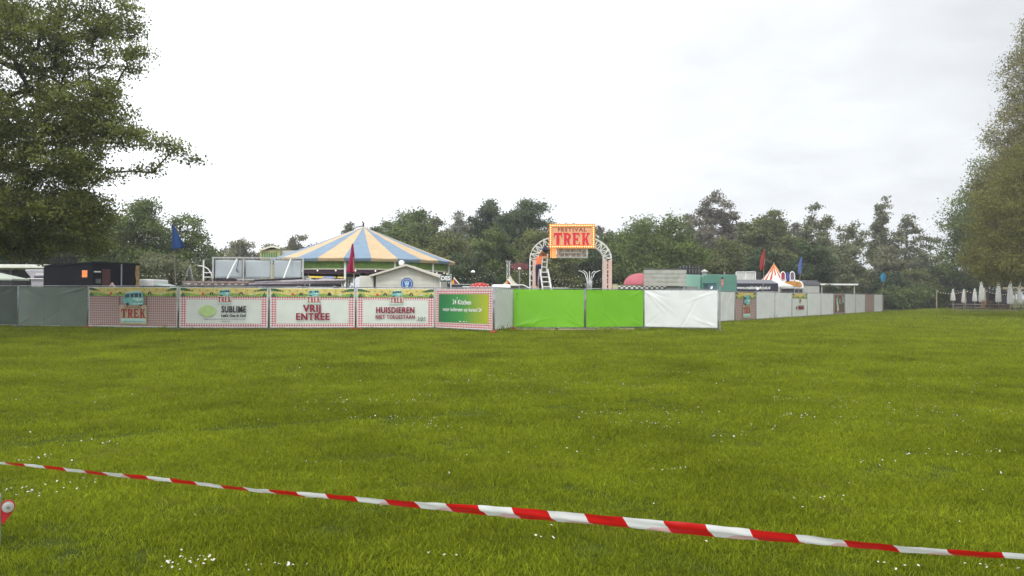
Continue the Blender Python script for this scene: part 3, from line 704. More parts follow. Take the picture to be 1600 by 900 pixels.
def fence_panel(A, B, label, base, decor=None, seed=0, group='festival fence panels', name='mobile_fence', foot=False, amp=1.0, hem=False):
    A = Vector(A); B = Vector(B); d = B-A; L = d.length; rz = math.atan2(d.y, d.x)
    t = thing(name, label, 'fence', (A.x, A.y, 0), rz, group)
    f = MB(); r0 = .021
    f.tube([(.03, 0, .05), (.03, 0, FH1+.02)], r0); f.tube([(L-.03, 0, .05), (L-.03, 0, FH1+.02)], r0)
    f.tube([(.03, 0, FH1+.02), (L-.03, 0, FH1+.02)], r0*.85); f.tube([(.03, 0, FH0), (L-.03, 0, FH0)], r0*.8)
    f.build('frame', galv, t, smooth=True)
    w_ = MB()
    for i in range(1, int(L/.12)): w_.tube([(i*.12, .012, FH0), (i*.12, .012, FH1)], .0025, 4, caps=False)
    for k in range(1, 5): w_.tube([(.03, .016, FH0+k*.34), (L-.03, .016, FH0+k*.34)], .0025, 4, caps=False)
    w_.build('wire_mesh', galv, t)
    mb, mats = banner_mesh(L, seed, base, decor, amp, hem); tm = MB()
    for i in range(9):
        x = .08+(L-.16)*i/8
        tm.tube([(x, -.04, FH1-.05), (x, -.012, FH1+.045), (x, .02, FH1)], .006, 4); tm.tube([(x, -.04, FH0+.06), (x, -.012, FH0-.03), (x, .02, FH0)], .006, 4)
    for k in range(4):
        z = FH0+.25+k*.4
        for x in (.06, L-.06): tm.tube([(x, -.04, z), (x-.04 if x < 1 else x+.04, -.012, z), (x, .02, z)], .006, 4)
    mats.append(black); mb.add(tm.v, tm.f, len(mats)-1); mb.build('banner', mats, t, smooth=True)
    fm, m = fence_foot(foot); fm.build('foot', m, t, bevel=.015)
    c = MB(); c.box((0, 0, 1.25), (.11, .05, .05)); c.box((0, -.03, 1.25), (.025, .03, .03)); c.build('clamp', galv, t)
    return t

def scenery(c, zb=None, zt=None, van=1.0, vx=None):
    """the printed landscape strip along the top of a banner"""
    L, rect, lay = c['L'], c['rect'], c['lay']; zt = zt or c['z1']-.022; zb = zb or zt-.34; xa, xb = c['x0']+.022, c['x1']-.022
    rect(xa, zb, xb, zt, m_sky)
    r = random.Random(5); n = 24; top = [zb+.09+.035*math.sin(i*.9)+.02*r.random() for i in range(n+1)]
    for i in range(n):
        a, b = xa+(xb-xa)*i/n, xa+(xb-xa)*(i+1)/n
        lay([(a, zb), (b, zb), (b, top[i+1]), (a, top[i])], m_hill)
    for sx, e in ((xa, 1), (xb, -1)):
        for k in range(5):
            cx, cz, rr = sx+e*(.06+.10*k), zt-.04-.018*k, .085-.012*k
            pts = [(min(xb, max(xa, cx+rr*(1+.25*math.sin(3*q))*math.cos(q))), max(zb, min(zt, cz+rr*.8*math.sin(q)))) for q in [2*PI*i/10 for i in range(10)]]
            lay(pts, m_tree)
        lay([(sx+e*.02, zb), (sx+e*.10, zb+.18), (sx+e*.18, zb+.05), (sx+e*.2, zb)], m_tree)
    for (fx, w1, h1, m) in ((.26, .12, .10, m_redb), (.36, .17, .12, m_ink), (.70, .18, .13, m_ink), (.60, .1, .07, m_hill), (.83, .14, .05, m_tealw)):
        x = xa+(xb-xa)*fx
        lay([(x-w1/2, zb+.06), (x+w1/2, zb+.06), (x+w1*.3, zb+.06+h1*.8), (x, zb+.06+h1), (x-w1*.3, zb+.06+h1*.8)], m)
        if m is m_ink: lay([(x-w1*.22, zb+.065), (x+w1*.22, zb+.065), (x, zb+.06+h1*.7)], m_tan)
    for fx in (.22, .31, .42, .64, .77, .85):       # little palms and birds
        x = xa+(xb-xa)*fx; lay([(x, zb+.08), (x+.012, zb+.08), (x+.02, zb+.24), (x+.008, zb+.24)], m_tan); lay([(x-.05, zb+.24), (x+.014, zb+.27), (x+.07, zb+.235), (x+.014, zb+.245)], m_tree)
def van(c, cx, cz, w_, h_):
    """round-nosed camper van seen from its front corner"""
    lay = c['lay']; q = lambda pts: [(cx+x*w_, cz+z*h_) for x, z in pts]
    lay(q([(-.5, -.18), (-.42, .02), (-.36, .3), (-.2, .44), (.3, .5), (.42, .4), (.48, .1), (.5, -.3), (.44, -.48), (-.1, -.48), (-.4, -.36)]), m_teal)
    lay(q([(-.34, .31), (-.2, .44), (.3, .5), (.41, .4), (.1, .36)]), m_tealw)
    lay(q([(-.1, .28), (.04, .32), (.04, .06), (-.1, .04)]), m_navy); lay(q([(.08, .32), (.24, .33), (.25, .06), (.08, .06)]), m_navy); lay(q([(.28, .33), (.38, .32), (.41, .06), (.29, .06)]), m_navy)
    lay(q([(-.34, .24), (-.15, .28), (-.15, .05), (-.38, .0)]), m_navy)
    lay(q([(-.02, 0), (.46, .0), (.48, -.1), (.24, -.22), (.0, -.1)]), m_tealw)
    for x in (-.24, .36): lay(q([(x+.07*math.cos(a), -.42+.12*math.sin(a)) for a in [2*PI*i/10 for i in range(10)]]), m_ink)
    lay(q([(.22+.035*math.cos(a), -.08+.07*math.sin(a)) for a in [2*PI*i/10 for i in range(10)]]), white)
    lay(q([(.0, -.36), (.46, -.34), (.45, -.42), (.0, -.44)]), m_tealw)
def trek(c, cx, cz, w_, h_, m=None, shadow=True):
    for p in trek_pieces(cx, cz, w_, h_): c['lay'](p, m or m_red)
def logo_small(c):
    cx = c['L']/2+.03; zt = c['z1']
    c['rect'](cx-.28, zt-.66, cx+.28, zt-.36, m_tealw); c['rect'](cx-.27, zt-.61, cx+.27, zt-.34, m_tan)
    c['rect'](cx-.255, zt-.605, cx+.255, zt-.345, m_pale)
    trek(c, cx, zt-.475, .50, .22); van(c, cx, zt-.20, .46, .27)
def inner(c, m=m_pale):
    c['rect'](.30, c['z0']+.15, c['L']-.30, c['z1']-.48, m)
def d_trek(c):
    scenery(c, van=0); cx = c['L']/2+.08; c['rect'](cx-.62, .22, cx+.62, .98, m_tan); c['rect'](cx-.6, .24, cx+.6, .96, mat('print_pale_khaki', (.42, .38, .24), .6))
    c['rect'](cx-.58, .30, cx+.58, .46, m_tealw); c['rect'](cx-.56, .315, cx+.56, .36, m_teal)
    trek(c, cx, .66, 1.12, .36); c['text']('FESTIVAL', cx, .90, .12, m_red, .004, 1.25, sp=1.35); van(c, cx-.02, 1.28, 1.02, .60)
    for q in (-.66, .60): c['lay']([(cx+q, .98), (cx+q+.03, .98), (cx+q+.05, 1.35), (cx+q+.02, 1.35)], m_ink)
def d_sublime(c):
    inner(c); scenery(c); logo_small(c); cx = c['L']/2
    c['lay']([(cx-.62+.31*math.cos(a)*(1.0 if abs(math.cos(a)) < .9 else 1.08), .78+.23*math.sin(a)) for a in [2*PI*i/22 for i in range(22)]], m_lemon)
    c['text']('SUBLIME', cx+.40, .84, .36, m_ink, .011, .64, sp=1.14); c['text']("Let's Get It On!", cx+.40, .60, .15, m_ink, .006, 1.0)
    c['text']('Geniet van muziek en lekker eten, kom er gezellig bij zitten', cx+.05, .465, .075, m_ink, 0, .9); c['text']('www.sublime.nl', cx+.1, .37, .06, m_ink, 0, .9)
def d_vrij(c):
    inner(c); scenery(c); logo_small(c); cx = c['L']/2
    c['text']('VRIJ', cx-.02, .88, .40, m_maroon, .016, .92, sp=1.12); c['text']('ENTREE', cx, .55, .38, m_maroon, .016, .92, sp=1.12)
def d_huis(c):
    inner(c); scenery(c); logo_small(c); cx = c['L']/2
    c['text']('HUISDIEREN', cx-.02, .82, .34, m_maroon, .012, .76, sp=1.13); c['text']('NIET TOEGESTAAN', cx-.02, .55, .22, m_maroon, .007, .76, sp=1.12)
    for k, x in enumerate((cx+.98, cx+1.14)):      # outline of two small pets
        for a, b, e, g in ((-.06, .42, .0, .50), (.0, .50, .05, .46), (.05, .46, .07, .40), (-.06, .42, -.05, .56), (-.05, .56, -.02, .50), (.02, .50, .06, .56), (.06, .56, .06, .46)):
            dx, dz = e-a, g-b; n = math.hypot(dx, dz); ox, oz = -dz/n*.007, dx/n*.007
            c['lay']([(x+a-ox, b-oz), (x+e-ox, g-oz), (x+e+ox, g+oz), (x+a+ox, b+oz)], m_ink)
    c['lay']([(cx+.82, .39), (cx+1.24, .39), (cx+1.2, .405), (cx+.86, .405)], m_ink)
def d_kitchen(c):
    L = c['L']; c['rect'](.26, c['z0']+.22, L-.26, c['z1']-.22, m_grad)
    c['text']('24', L*.5-.50, 1.18, .27, white, .004, .84); c['text']('Kitchen', L*.5+.10, 1.17, .27, white, .006, .95)
    c['lay']([(L*.5-.36, 1.31), (L*.5-.35, 1.37), (L*.5-.30, 1.36)], white)
    c['text']('voor iedereen op kanaal', L*.5-.17, .88, .215, white, .004, .98); c['text']('24', L*.5+1.01, .88, .215, white, .003, .84)
    c['lay']([(L*.5+1.12, .98), (L*.5+1.13, 1.03), (L*.5+1.17, 1.02)], white)
    c['rect'](L*.5-.22, .395, L*.5-.08, .425, white); c['rect'](L*.5+.02, .395, L*.5+.13, .425, white); c['rect'](L*.5+.2, .385, L*.5+.24, .43, white)
def d_mark(c):
    dm = mat('print_darker_green_mark', (.05, .22, .02), .5)
    z = 1.5; c['lay']([(.17, z), (.20, z-.05), (.23, z), (.21, z+.08), (.19, z+.08)], dm); c['rect'](.17, z-.13, .23, z-.11, dm); c['rect'](.14, z-.20, .28, z-.18, dm)
def d_greymark(c):
    c['rect'](.14, 1.60, .24, 1.62, m_ink)
def d_ingang(c):
    c['rect'](.26, .2, c['L']-.26, 1.22, m_pale); scenery(c); cx = c['L']/2
    c['text']('INGANG', cx+.2, .72, .40, m_maroon, .02, .85); c['lay']([(cx-1.05, .72), (cx-.75, .90), (cx-.75, .54)], m_maroon); c['rect'](cx-.18, 1.05, cx+.18, 1.36, m_tan); c['text']('TREK', cx, 1.2, .15, m_red, .01, .8)
def d_menu(c):
    L = c['L']; c['rect'](.35, .25, L-.25, 1.6, mat('print_brown_picture', (.13, .09, .06), .6, .5, 5))
    for i in range(9):
        r = random.Random(i); x, z = .7+r.random()*(L-1.6), .45+r.random()*.9; c['lay']([(x+.2*math.cos(a), z+.25*math.sin(a)) for a in [2*PI*k/9 for k in range(9)]], [m_tan, m_teal, m_red, m_pale][i % 4])
    c['rect'](L-.9, 1.0, L-.4, 1.55, m_teal)

def G(px, d): p = at(px, d); return (p.x, p.y, 0)
nodes = dict(n0=(-24.2, 34.6, 0), n1=G(29, 34.0), n2=G(138.5, 32.8), n3=G(279.5, 31.8), n4=G(420.5, 32.1), n5=G(556, 32.8), n6=G(680.5, 33.2), n7=G(772, 30.8),
             n8=G(800.5, 33.8), n9=G(914, 33.9), n10=G(1006, 35.2), n11=G(1123, 34.0))
def V3(t): return Vector(t)
n_ = nodes
fence_panel(n_['n0'], n_['n1'], 'grey-green fence panel coloured darkest for tree shade under the big tree at the left edge', m_pvc_d, None, 1)
fence_panel(n_['n1'], n_['n2'], 'grey-green fence panel coloured darker for tree shade in front of the black timber shed', m_pvc_g, d_greymark, 2)
fence_panel(n_['n2'], n_['n3'], 'fence panel with pink check banner, big teal van and FESTIVAL TREK', m_pinkpale, d_trek, 3, foot=True, hem=True)
fence_panel(n_['n3'], n_['n4'], 'fence panel with banner reading SUBLIME', m_pink, d_sublime, 4, hem=True, amp=.6)
fence_panel(n_['n4'], n_['n5'], 'fence panel with banner reading VRIJ ENTREE', m_pink, d_vrij, 5, hem=True, amp=.8)
fence_panel(n_['n5'], n_['n6'], 'fence panel with banner reading HUISDIEREN NIET TOEGESTAAN', m_pink, d_huis, 6, foot=True, hem=True, amp=.7)
fence_panel(n_['n6'], n_['n7'], 'fence panel with check-bordered green banner reading 24 Kitchen', m_pink, d_kitchen, 7, hem=True, amp=.5)
fence_panel(n_['n7'], n_['n8'], 'narrow-looking pale fence panel turned away beside the green 24 Kitchen banner', m_pvc_grey, d_greymark, 8, foot=True)
fence_panel(n_['n8'], n_['n9'], 'left lime green fence panel under the gate arch with a small mark in its corner', m_lime, d_mark, 9, foot=True)
fence_panel(n_['n9'], n_['n10'], 'right lime green fence panel beside the bright white one', m_lime, None, 10)
fence_panel(n_['n10'], n_['n11'], 'bright white fence panel at the front corner', m_pvc_w, None, 11, amp=1.3)
# end post of the front row
ep = MB(); ep.tube([(0, 0, 0), (0, 0, 1.9)], .03); ep.box((0, 0, .03), (.3, .25, .06)); tag(ep.build('fence_post', galv, loc=(nodes['n11'][0]+.05, 34.0, 0)), 'galvanised end post at the front corner beside the bright white panel', 'post')
# the row running away on the right
S0 = Vector((10.55, 42.55, 0)); SD = Vector((2.05, 2.83, 0)); row = [
 ('light grey fence panel starting the side row behind the front corner', m_pvc_grey, None), ('side row fence panel with pink check banner, small van and TREK', m_pinkpale, d_trek),
 ('grey side row panel under the red flag, right of the pink TREK banner', m_pvc_grey, d_greymark), ('grey side row panel left of the arrow banner under the blue pennant', m_pvc_grey, d_greymark),
 ('side row panel with landscape banner and left arrow reading INGANG', m_pvc_grey, d_ingang), ('grey side row panel just right of the arrow banner', m_pvc_grey, None),
 ('grey side row panel just left of the brown picture banner', m_pvc_grey, None), ('side row panel with a dark brown picture banner', m_pinkpale, d_menu),
 ('grey side row panel just right of the brown picture banner', m_pvc_grey, None), ('second grey side row panel right of the brown picture banner', m_pvc_grey, None),
 ('brownish check side row panel near the far end', m_pinkpale, None), ('grey side row panel between the brownish check panels at the far end', m_pvc_grey, None),
 ('farthest pinkish panel closing the side row under the turquoise flag', m_pinkpale, None)]
ENDS = []
for i, (lab, m, dec) in enumerate(row):
    a = S0+SD*i+Vector((.02*i, 0, 0)); b = S0+SD*(i+1)+Vector((.02*(i+1), 0, 0))
    if i == 12: b = a+Vector((1.5, 3.0, 0))
    ENDS.append(a)
    fence_panel(a, b-(b-a).normalized()*.04, lab, m, dec, 30+i, group='festival fence panels', amp=.9)

# ------------------------------------------------------------------ pennant flags
polem = mat('bamboo_pole', (.30, .27, .19), .6, .2, 6)
def flag(px, d, base_py, ptop, poly, m, label, bend=0.0):
    """poly: list of (px,py) cloth corners"""
    o, f = frame(px, d); t = thing('pennant_flag', label, 'flag', o, 0, 'pennant flags on poles')
    zb = 0.0; tp = f(ptop[0], ptop[1]); mid = f(px, base_py)
    pl = MB(); pl.tube([(0, 0, 0), (mid.x, 0, mid.z), (mid.x*.4+tp.x*.6+bend, 0, mid.z*.4+tp.z*.6), tuple(tp)], [.022, .020, .015, .010]); pl.build('pole', polem, t, smooth=True)
    cl = MB(); pts = [f(x, y) for x, y in poly]; k = len(pts)//2
    # left chain and right chain, lofted with cloth folds
    Lc, Rc = pts[:k], pts[k:][::-1]
    def samp(ch, v):
        q = v*(len(ch)-1); i = min(int(q), len(ch)-2); return ch[i].lerp(ch[i+1], q-i)
    def fn(u, v):
        p = samp(Lc, v).lerp(samp(Rc, v), u); wob = .10*math.sin(u*7+v*3)*(.3+v); return (p.x, wob*.6-.03, p.z)
    cl.grid(fn, 10, 16); cl.build('cloth', m, t, smooth=True, solid=.006)
    return t
bluef = mat('blue_flag_cloth', (.05, .14, .40), .7, .15, 6, trans=.3); magf = mat('magenta_flag_cloth', (.42, .012, .09), .7, .12, 6, trans=.3)
redf = mat('red_flag_cloth', (.36, .04, .045), .7, .12, 6, trans=.3); turq = mat('turquoise_flag_cloth', (.04, .25, .42), .7, .12, 6, trans=.3)
flag(275, 32.2, 450, (269, 349), [(269, 350), (268, 370), (268, 391), (290, 386), (280, 368), (270, 350)], bluef, 'tall blue swallow-tailed pennant on a thin pole left of the blank billboard')
flag(554, 32.9, 452, (551, 380), [(550, 381), (547, 398), (541, 426), (554, 427), (554, 400), (552, 381)], magf, 'magenta pennant hanging in front of the striped tent')
flag(1192, 49.6, 455, (1195, 389), [(1193, 390), (1188, 405), (1187, 424), (1193, 420), (1196, 405), (1195, 390)], redf, 'red pennant on a white-tipped pole by the striped pointed tent')
flag(1248, 55.4, 455, (1253, 402), [(1251, 402), (1247, 415), (1247, 429), (1252, 429), (1254, 415), (1253, 402)], mat('faded_blue_flag_cloth', (.10, .15, .38), .7, .12, 6, trans=.3), 'faded blue pennant above the side fence row')
flag(1377, 77, 460, (1380, 427), [(1378, 426), (1375, 432), (1377, 440), (1381, 441), (1385, 434), (1381, 426)], turq, 'small turquoise pennant on a crooked pole at the far end of the side row', .15)

# ------------------------------------------------------------------ striped round tent
tent_y = mat('apricot_canvas', (.64, .47, .28), .75, .08, 1.5, trans=.1); tent_b = mat('steel_blue_canvas', (.23, .32, .42), .75, .10, 1.5, trans=.1)
def striped_tent():
    o, f = frame(567, 50); t = thing('round_tent', 'large round tent with blue and apricot striped conical roof', 'tent', o)
    Rr = 144*50/F; ze = f(567, 409.5).z; za = f(567, 354).z; mb = MB(); n = 48; NS = 24
    prof = [(.02, za), (.25, za-.12)]+[(Rr*q, ze+(za-ze)*(1-q)**1.06+.0) for q in (.2, .4, .6, .8, 1.0)]
    per = 4
    for sct in range(NS):
        for k in range(per):
            a0, a1 = 2*PI*(sct+k/per)/NS+PI/2, 2*PI*(sct+(k+1)/per)/NS+PI/2
            s0, s1 = 1-.012*math.sin(PI*k/per), 1-.012*math.sin(PI*(k+1)/per)
            for j in range(len(prof)-1):
                (r0, z0), (r1, z1) = prof[j], prof[j+1]; w0 = r0/Rr; w1 = r1/Rr
                g = lambda r_, z_, a, s_, w_: (r_*math.cos(a)*(1-(1-s_)*w_), r_*math.sin(a)*(1-(1-s_)*w_), z_-(1-s_)*6*w_*.35)
                mb.add([g(r0, z0, a0, s0, w0), g(r0, z0, a1, s1, w0), g(r1, z1, a1, s1, w1), g(r1, z1, a0, s0, w1)], [(0, 1, 2, 3)], sct % 2)
            zl = ze-.02
            mb.add([(Rr*math.cos(a0), Rr*math.sin(a0), zl-(1-s0)*2.1), (Rr*math.cos(a1), Rr*math.sin(a1), zl-(1-s1)*2.1), (Rr*.985*math.cos(a1), Rr*.985*math.sin(a1), zl-.16), (Rr*.985*math.cos(a0), Rr*.985*math.sin(a0), zl-.16)], [(0, 1, 2, 3)], sct % 2)
    mb.build('canopy', [tent_b, tent_y], t, smooth=False, solid=.02)
    fi = MB(); fi.tube([(0, 0, za-.1), (0, 0, za+.22), (-.08, 0, za+.34)], [.06, .05, .02]); fi.tube([(0, 0, za+.05), (-.5, 0, za-.06)], .03); fi.build('finial', dark, t)
    ri = MB(); ri.lathe([(Rr*.90, ze-.14), (Rr*.90, ze-.55), (Rr*.885, ze-.55), (Rr*.885, ze-.14)], 24); ri.build('fascia', mat('lime_fascia_board', (.20, .34, .07), .6, .2, 4), t)
    tr = MB(); tr.lathe([(Rr*.915, ze-.56), (Rr*.915, ze-.64), (Rr*.88, ze-.64), (Rr*.88, ze-.56)], 24); tr.build('trim', mat('cream_trim', (.62, .58, .46), .6), t)
    va = MB(); va.lathe([(Rr*.895, ze-.65), (Rr*.895, ze-.82), (Rr*.87, ze-.82), (Rr*.87, ze-.65)], 24); va.build('rounding_board', mat('plum_board', (.075, .035, .07), .6, .4, 20), t)
    for k in range(12):
        a = 2*PI*(k+.0)/12+PI/2+R(0); x, y = Rr*.93*math.cos(a), Rr*.93*math.sin(a)
        pm = MB(); pm.box((x, y, (ze-.15)/2), (.11, .11, ze-.15)); pm.build('post', white, t)
    ce = MB(); ce.tube([(0, 0, 0), (0, 0, ze+.6)], .16, 10); ce.build('centre_pole', dark, t)
    ra = MB()
    for k in range(24):
        a = 2*PI*k/24+PI/2; ra.tube([(Rr*.97*math.cos(a), Rr*.97*math.sin(a), ze-.06), (.2*math.cos(a), .2*math.sin(a), za-.3)], .025, 4)
    ra.build('rafter', wood, t)
    bl = MB().ball((0, 0, 0), .045, 0, 6); b0 = None
    for k in range(30):
        a = 2*PI*k/30; p = (Rr*.915*math.cos(a), Rr*.915*math.sin(a), ze-.70)
        if b0 is None: b0 = bl.build('bulb', bulbm, t, loc=p)
        else: c = b0.copy(); COL.objects.link(c); c.location = p
    return t
striped_tent()
def sign_board(name, label, px0, px1, py0, py1, d, m, txt, tm, size, frame_m=None, xs=1.0, bold=.01):
    o, f = frame((px0+px1)/2, d); t = thing(name, label, 'sign', o)
    a, b = f(px0, py1), f(px1, py0); mb = MB(); mb.bb((a.x, 0, a.z), (b.x, .06, b.z)); mb.build('board', m, t)
    vs, fs = text_polys(txt, size, bold, xs); tb = MB(); cz = (a.z+b.z)/2
    tb.add([(x, -.012, cz+z) for x, z in vs], fs); tb.build('lettering', tm, t)
    fr = MB()
    for x in (a.x, b.x): fr.tube([(x, .03, 0), (x, .03, b.z+.05)], .025, 6)
    fr.build('frame', frame_m or white, t); return t
sign_board('hanging_sign', 'dark sign with white letters DES on the right end of the striped tent', 688, 704.5, 430, 440, 37, mat('dark_green_sign', (.015, .05, .045), .5), 'DES', white, .27, xs=.95)
lb = frame(695, 46); tt = thing('notice_board', 'small dark notice board with a white drawing below the DES sign', 'notice board', lb[0]); a, b = lb[1](689, 451), lb[1](703, 443)
MB().bb((a.x, 0, 0), (b.x, .05, b.z)).build('board', dark, tt); q = MB(); q.add([(0, -.01, 1.9), (.12, -.01, 1.9), (.10, -.01, 2.1), (.03, -.01, 2.12)], [(0, 1, 2, 3)]); q.tube([(-.08, -.02, 1.95), (0, -.02, 2.08), (.14, -.02, 1.98)], .012, 4); q.build('drawing', white, tt)

# small canopy stall seen under the tent
def stall_canopy():
    o, f = frame(512, 58); t = thing('stall', 'low yellow and blue canopy stall seen beneath the striped tent', 'stall', o); zt, zb = f(512, 425).z, f(512, 434.5).z; k = 58/F
    ye = mat('yellow_canvas', (.72, .52, .06), .7, .05, trans=.2); bl = mat('lavender_blue_canvas', (.30, .33, .55), .7, .05, trans=.2)
    mb = MB(); X = [(-24, 0), (-8, 0), (-2, 1), (12, 1), (15, 0), (29, 0)]
    for (a, m), (b, _) in zip(X[:-1], X[1:]):
        za, zb_ = (zt if a < 12 else zt-(a-12)/17*(zt-zb)*.8), (zt if b < 12 else zt-(b-12)/17*(zt-zb)*.8)
        mb.add([(a*k, 0, za), (b*k, 0, zb_), (b*k, -1.2, zb-.02), (a*k, -1.2, zb)], [(0, 1, 2, 3)], m); mb.add([(a*k, 0, za), (b*k, 0, zb_), (b*k, 1.2, zb), (a*k, 1.2, zb)], [(0, 3, 2, 1)], m)
    mb.build('canopy', [ye, bl], t, solid=.02)
    for x in (-23, 27):
        for y in (-1.1, 1.1): MB().tube([(x*k, y, 0), (x*k, y, zb)], .03, 6).build('post', white, t)
stall_canopy()

# ------------------------------------------------------------------ white gabled kiosk
def kiosk():
    d = 37.5; o, f = frame(634, d); t = thing('kiosk', 'off-white timber kiosk with low gable roof and round blue emblem', 'kiosk', o)
    a, b = f(587, 452), f(690, 452); ez = f(590, 429).z; ap = f(636, 413)
    wl = MB(); wl.prism([(a.x, .15), (b.x, .15), (b.x, ez), (ap.x, ap.z-.08), (a.x, ez)], 0, 3.0); wl.build('wall', offwhite, t)
    sd_ = MB(); rows = 9
    for i in range(rows):
        z0 = .2+i*(ez-.2)/rows; sd_.bb((a.x+.02, -.022, z0), (b.x-.02, -.002, z0+(ez-.2)/rows-.025))
    n = 4
    for i in range(n):
        z0 = ez+i*(ap.z-ez-.12)/n; q = (z0-ez)/(ap.z-ez-.06); q2 = (z0+(ap.z-ez-.12)/n-.02-ez)/(ap.z-ez-.06)
        sd_.add([(a.x+(ap.x-a.x)*q, -.018, z0), (b.x+(ap.x-b.x)*q, -.018, z0), (b.x+(ap.x-b.x)*q2, -.018, z0+(ap.z-ez-.12)/n-.02), (a.x+(ap.x-a.x)*q2, -.018, z0+(ap.z-ez-.12)/n-.02)], [(0, 1, 2, 3)])
    sd_.build('siding', offwhite, t)
    rf = MB(); l, r_ = f(579, 430), f(692, 433)
    for e in (l, r_):
        dz = .09; rf.add([(e.x, -.35, e.z), (ap.x, -.35, ap.z), (ap.x, 3.3, ap.z), (e.x, 3.3, e.z), (e.x, -.35, e.z-dz), (ap.x, -.35, ap.z-dz), (ap.x, 3.3, ap.z-dz), (e.x, 3.3, e.z-dz)], [(0, 1, 2, 3), (4, 5, 6, 7), (0, 1, 5, 4), (2, 3, 7, 6), (0, 3, 7, 4), (1, 2, 6, 5)])
    rf.build('roof', mat('pale_beige_roof', (.58, .54, .47), .6, .08), t)
    an = MB(); c, e = f(561, 431), f(583, 452); an.bb((c.x, .1, .1), (e.x, 2.4, c.z)); an.build('annex', offwhite, t, bevel=.02)
    em = MB(); c = f(636, 443.5); rr = .29
    for (r0, m, y) in ((rr, 0, -.045), (rr*.80, 1, -.052), (rr*.74, 0, -.058)):
        em.add([(c.x+r0*math.cos(q), y, c.z+r0*math.sin(q)) for q in [2*PI*i/28 for i in range(28)]], [tuple(range(28))], m)
    for sx in (-1, 1): em.add([(c.x+sx*x*rr, -.064, c.z+z*rr) for x, z in ((.05, -.5), (.30, -.1), (.38, .35), (.22, .52), (.2, .2), (.05, -.1))], [(0, 1, 2, 3, 4, 5)], 2)
    em.add([(c.x+x*rr, -.066, c.z+z*rr) for x, z in ((-.12, -.1), (.12, -.1), (.1, .45), (0, .6), (-.1, .45))], [(0, 1, 2, 3, 4)], 2); em.add([(c.x+x*rr, -.066, c.z+z*rr) for x, z in ((-.3, -.38), (.3, -.38), (.1, -.62), (-.1, -.62))], [(0, 1, 2, 3)], 2)
    em.build('emblem', [mat('emblem_blue', (.02, .11, .34), .4), white, mat('emblem_light_blue', (.45, .60, .75), .4)], t)
kiosk()
def globe_lamp():
    o, f = frame(628, 39.0); t = thing('globe_lamp', 'white globe lamp on a pole just left of the kiosk roof peak', 'lamp', o); c = f(627.5, 411)
    MB().ball((c.x, 0, c.z), .15, 0, 14).build('globe', white, t, smooth=True); m = MB(); m.tube([(c.x, 0, 0), (c.x, 0, c.z-.14)], .025); m.build('pole', galv, t)
    m = MB(); m.tube([(c.x+.14, 0, c.z), (c.x+.25, 0, c.z+.03), (c.x+.3, 0, c.z-.1)], .02); m.build('bracket', dark, t)
globe_lamp()

# ------------------------------------------------------------------ blank billboard from behind
def billboard():
    d = 41; o, f = frame(403, d); t = thing('billboard', 'long blank grey-blue billboard of three sheets seen from behind with white struts', 'billboard', o)
    xs = [333, 380.5, 425, 473.5]; fr = MB(); zt, zb = f(333, 403.5).z, f(333, 437).z; sheet = mat('grey_blue_sheet', (.42, .47, .50), .5, .06, 1.5, .1, 3)
    for i, x in enumerate(xs): X = f(x, 420).x; fr.box((X, 0, (zt+0)/2), (.075, .07, zt))
    X0, X1 = f(333, 420).x, f(473.5, 420).x; fr.box(((X0+X1)/2, -.01, zt+.03), (X1-X0+.1, .085, .075)); fr.box(((X0+X1)/2, -.01, zb+.02), (X1-X0+.1, .085, .075)); fr.box(((X0+X1)/2, .0, zb-.14), (X1-X0, .05, .05)); fr.build('frame', alu, t)
    for i in range(3):
        a, b = f(xs[i], 420).x+.09, f(xs[i+1], 420).x-.09; m = MB(); m.grid(lambda u, v: (a+(b-a)*u, .02+.02*math.sin(u*5+v*3+i), zb+.09+(zt-zb-.16)*v), 14, 8); m.build('sheet', sheet, t, smooth=True, solid=.006)
        lc = MB()
        for k in range(6): lc.box((a+(b-a)*(k+.5)/6, -.01, zt-.03), (.02, .03, .07)); lc.box((a+(b-a)*(k+.5)/6, -.01, zb+.07), (.02, .03, .05))
        lc.build('lacing', black, t)
    for (xa, ya, xb, yb) in ((371, 405, 363, 442), (455, 405, 449, 443)):
        p, q = f(xa, ya, -.08), f(xb, yb, -1.0); MB().tube([p, q], .04, 6).build('strut', white, t)
    MB().tube([f(374, 405, -.08), f(372, 425, -.3)], .015, 4).build('cord', black, t)
    m = MB(); m.tube([f(370, 420, -.05), f(373, 426, -.05)], .02, 4); m.build('hook', black, t)
billboard()
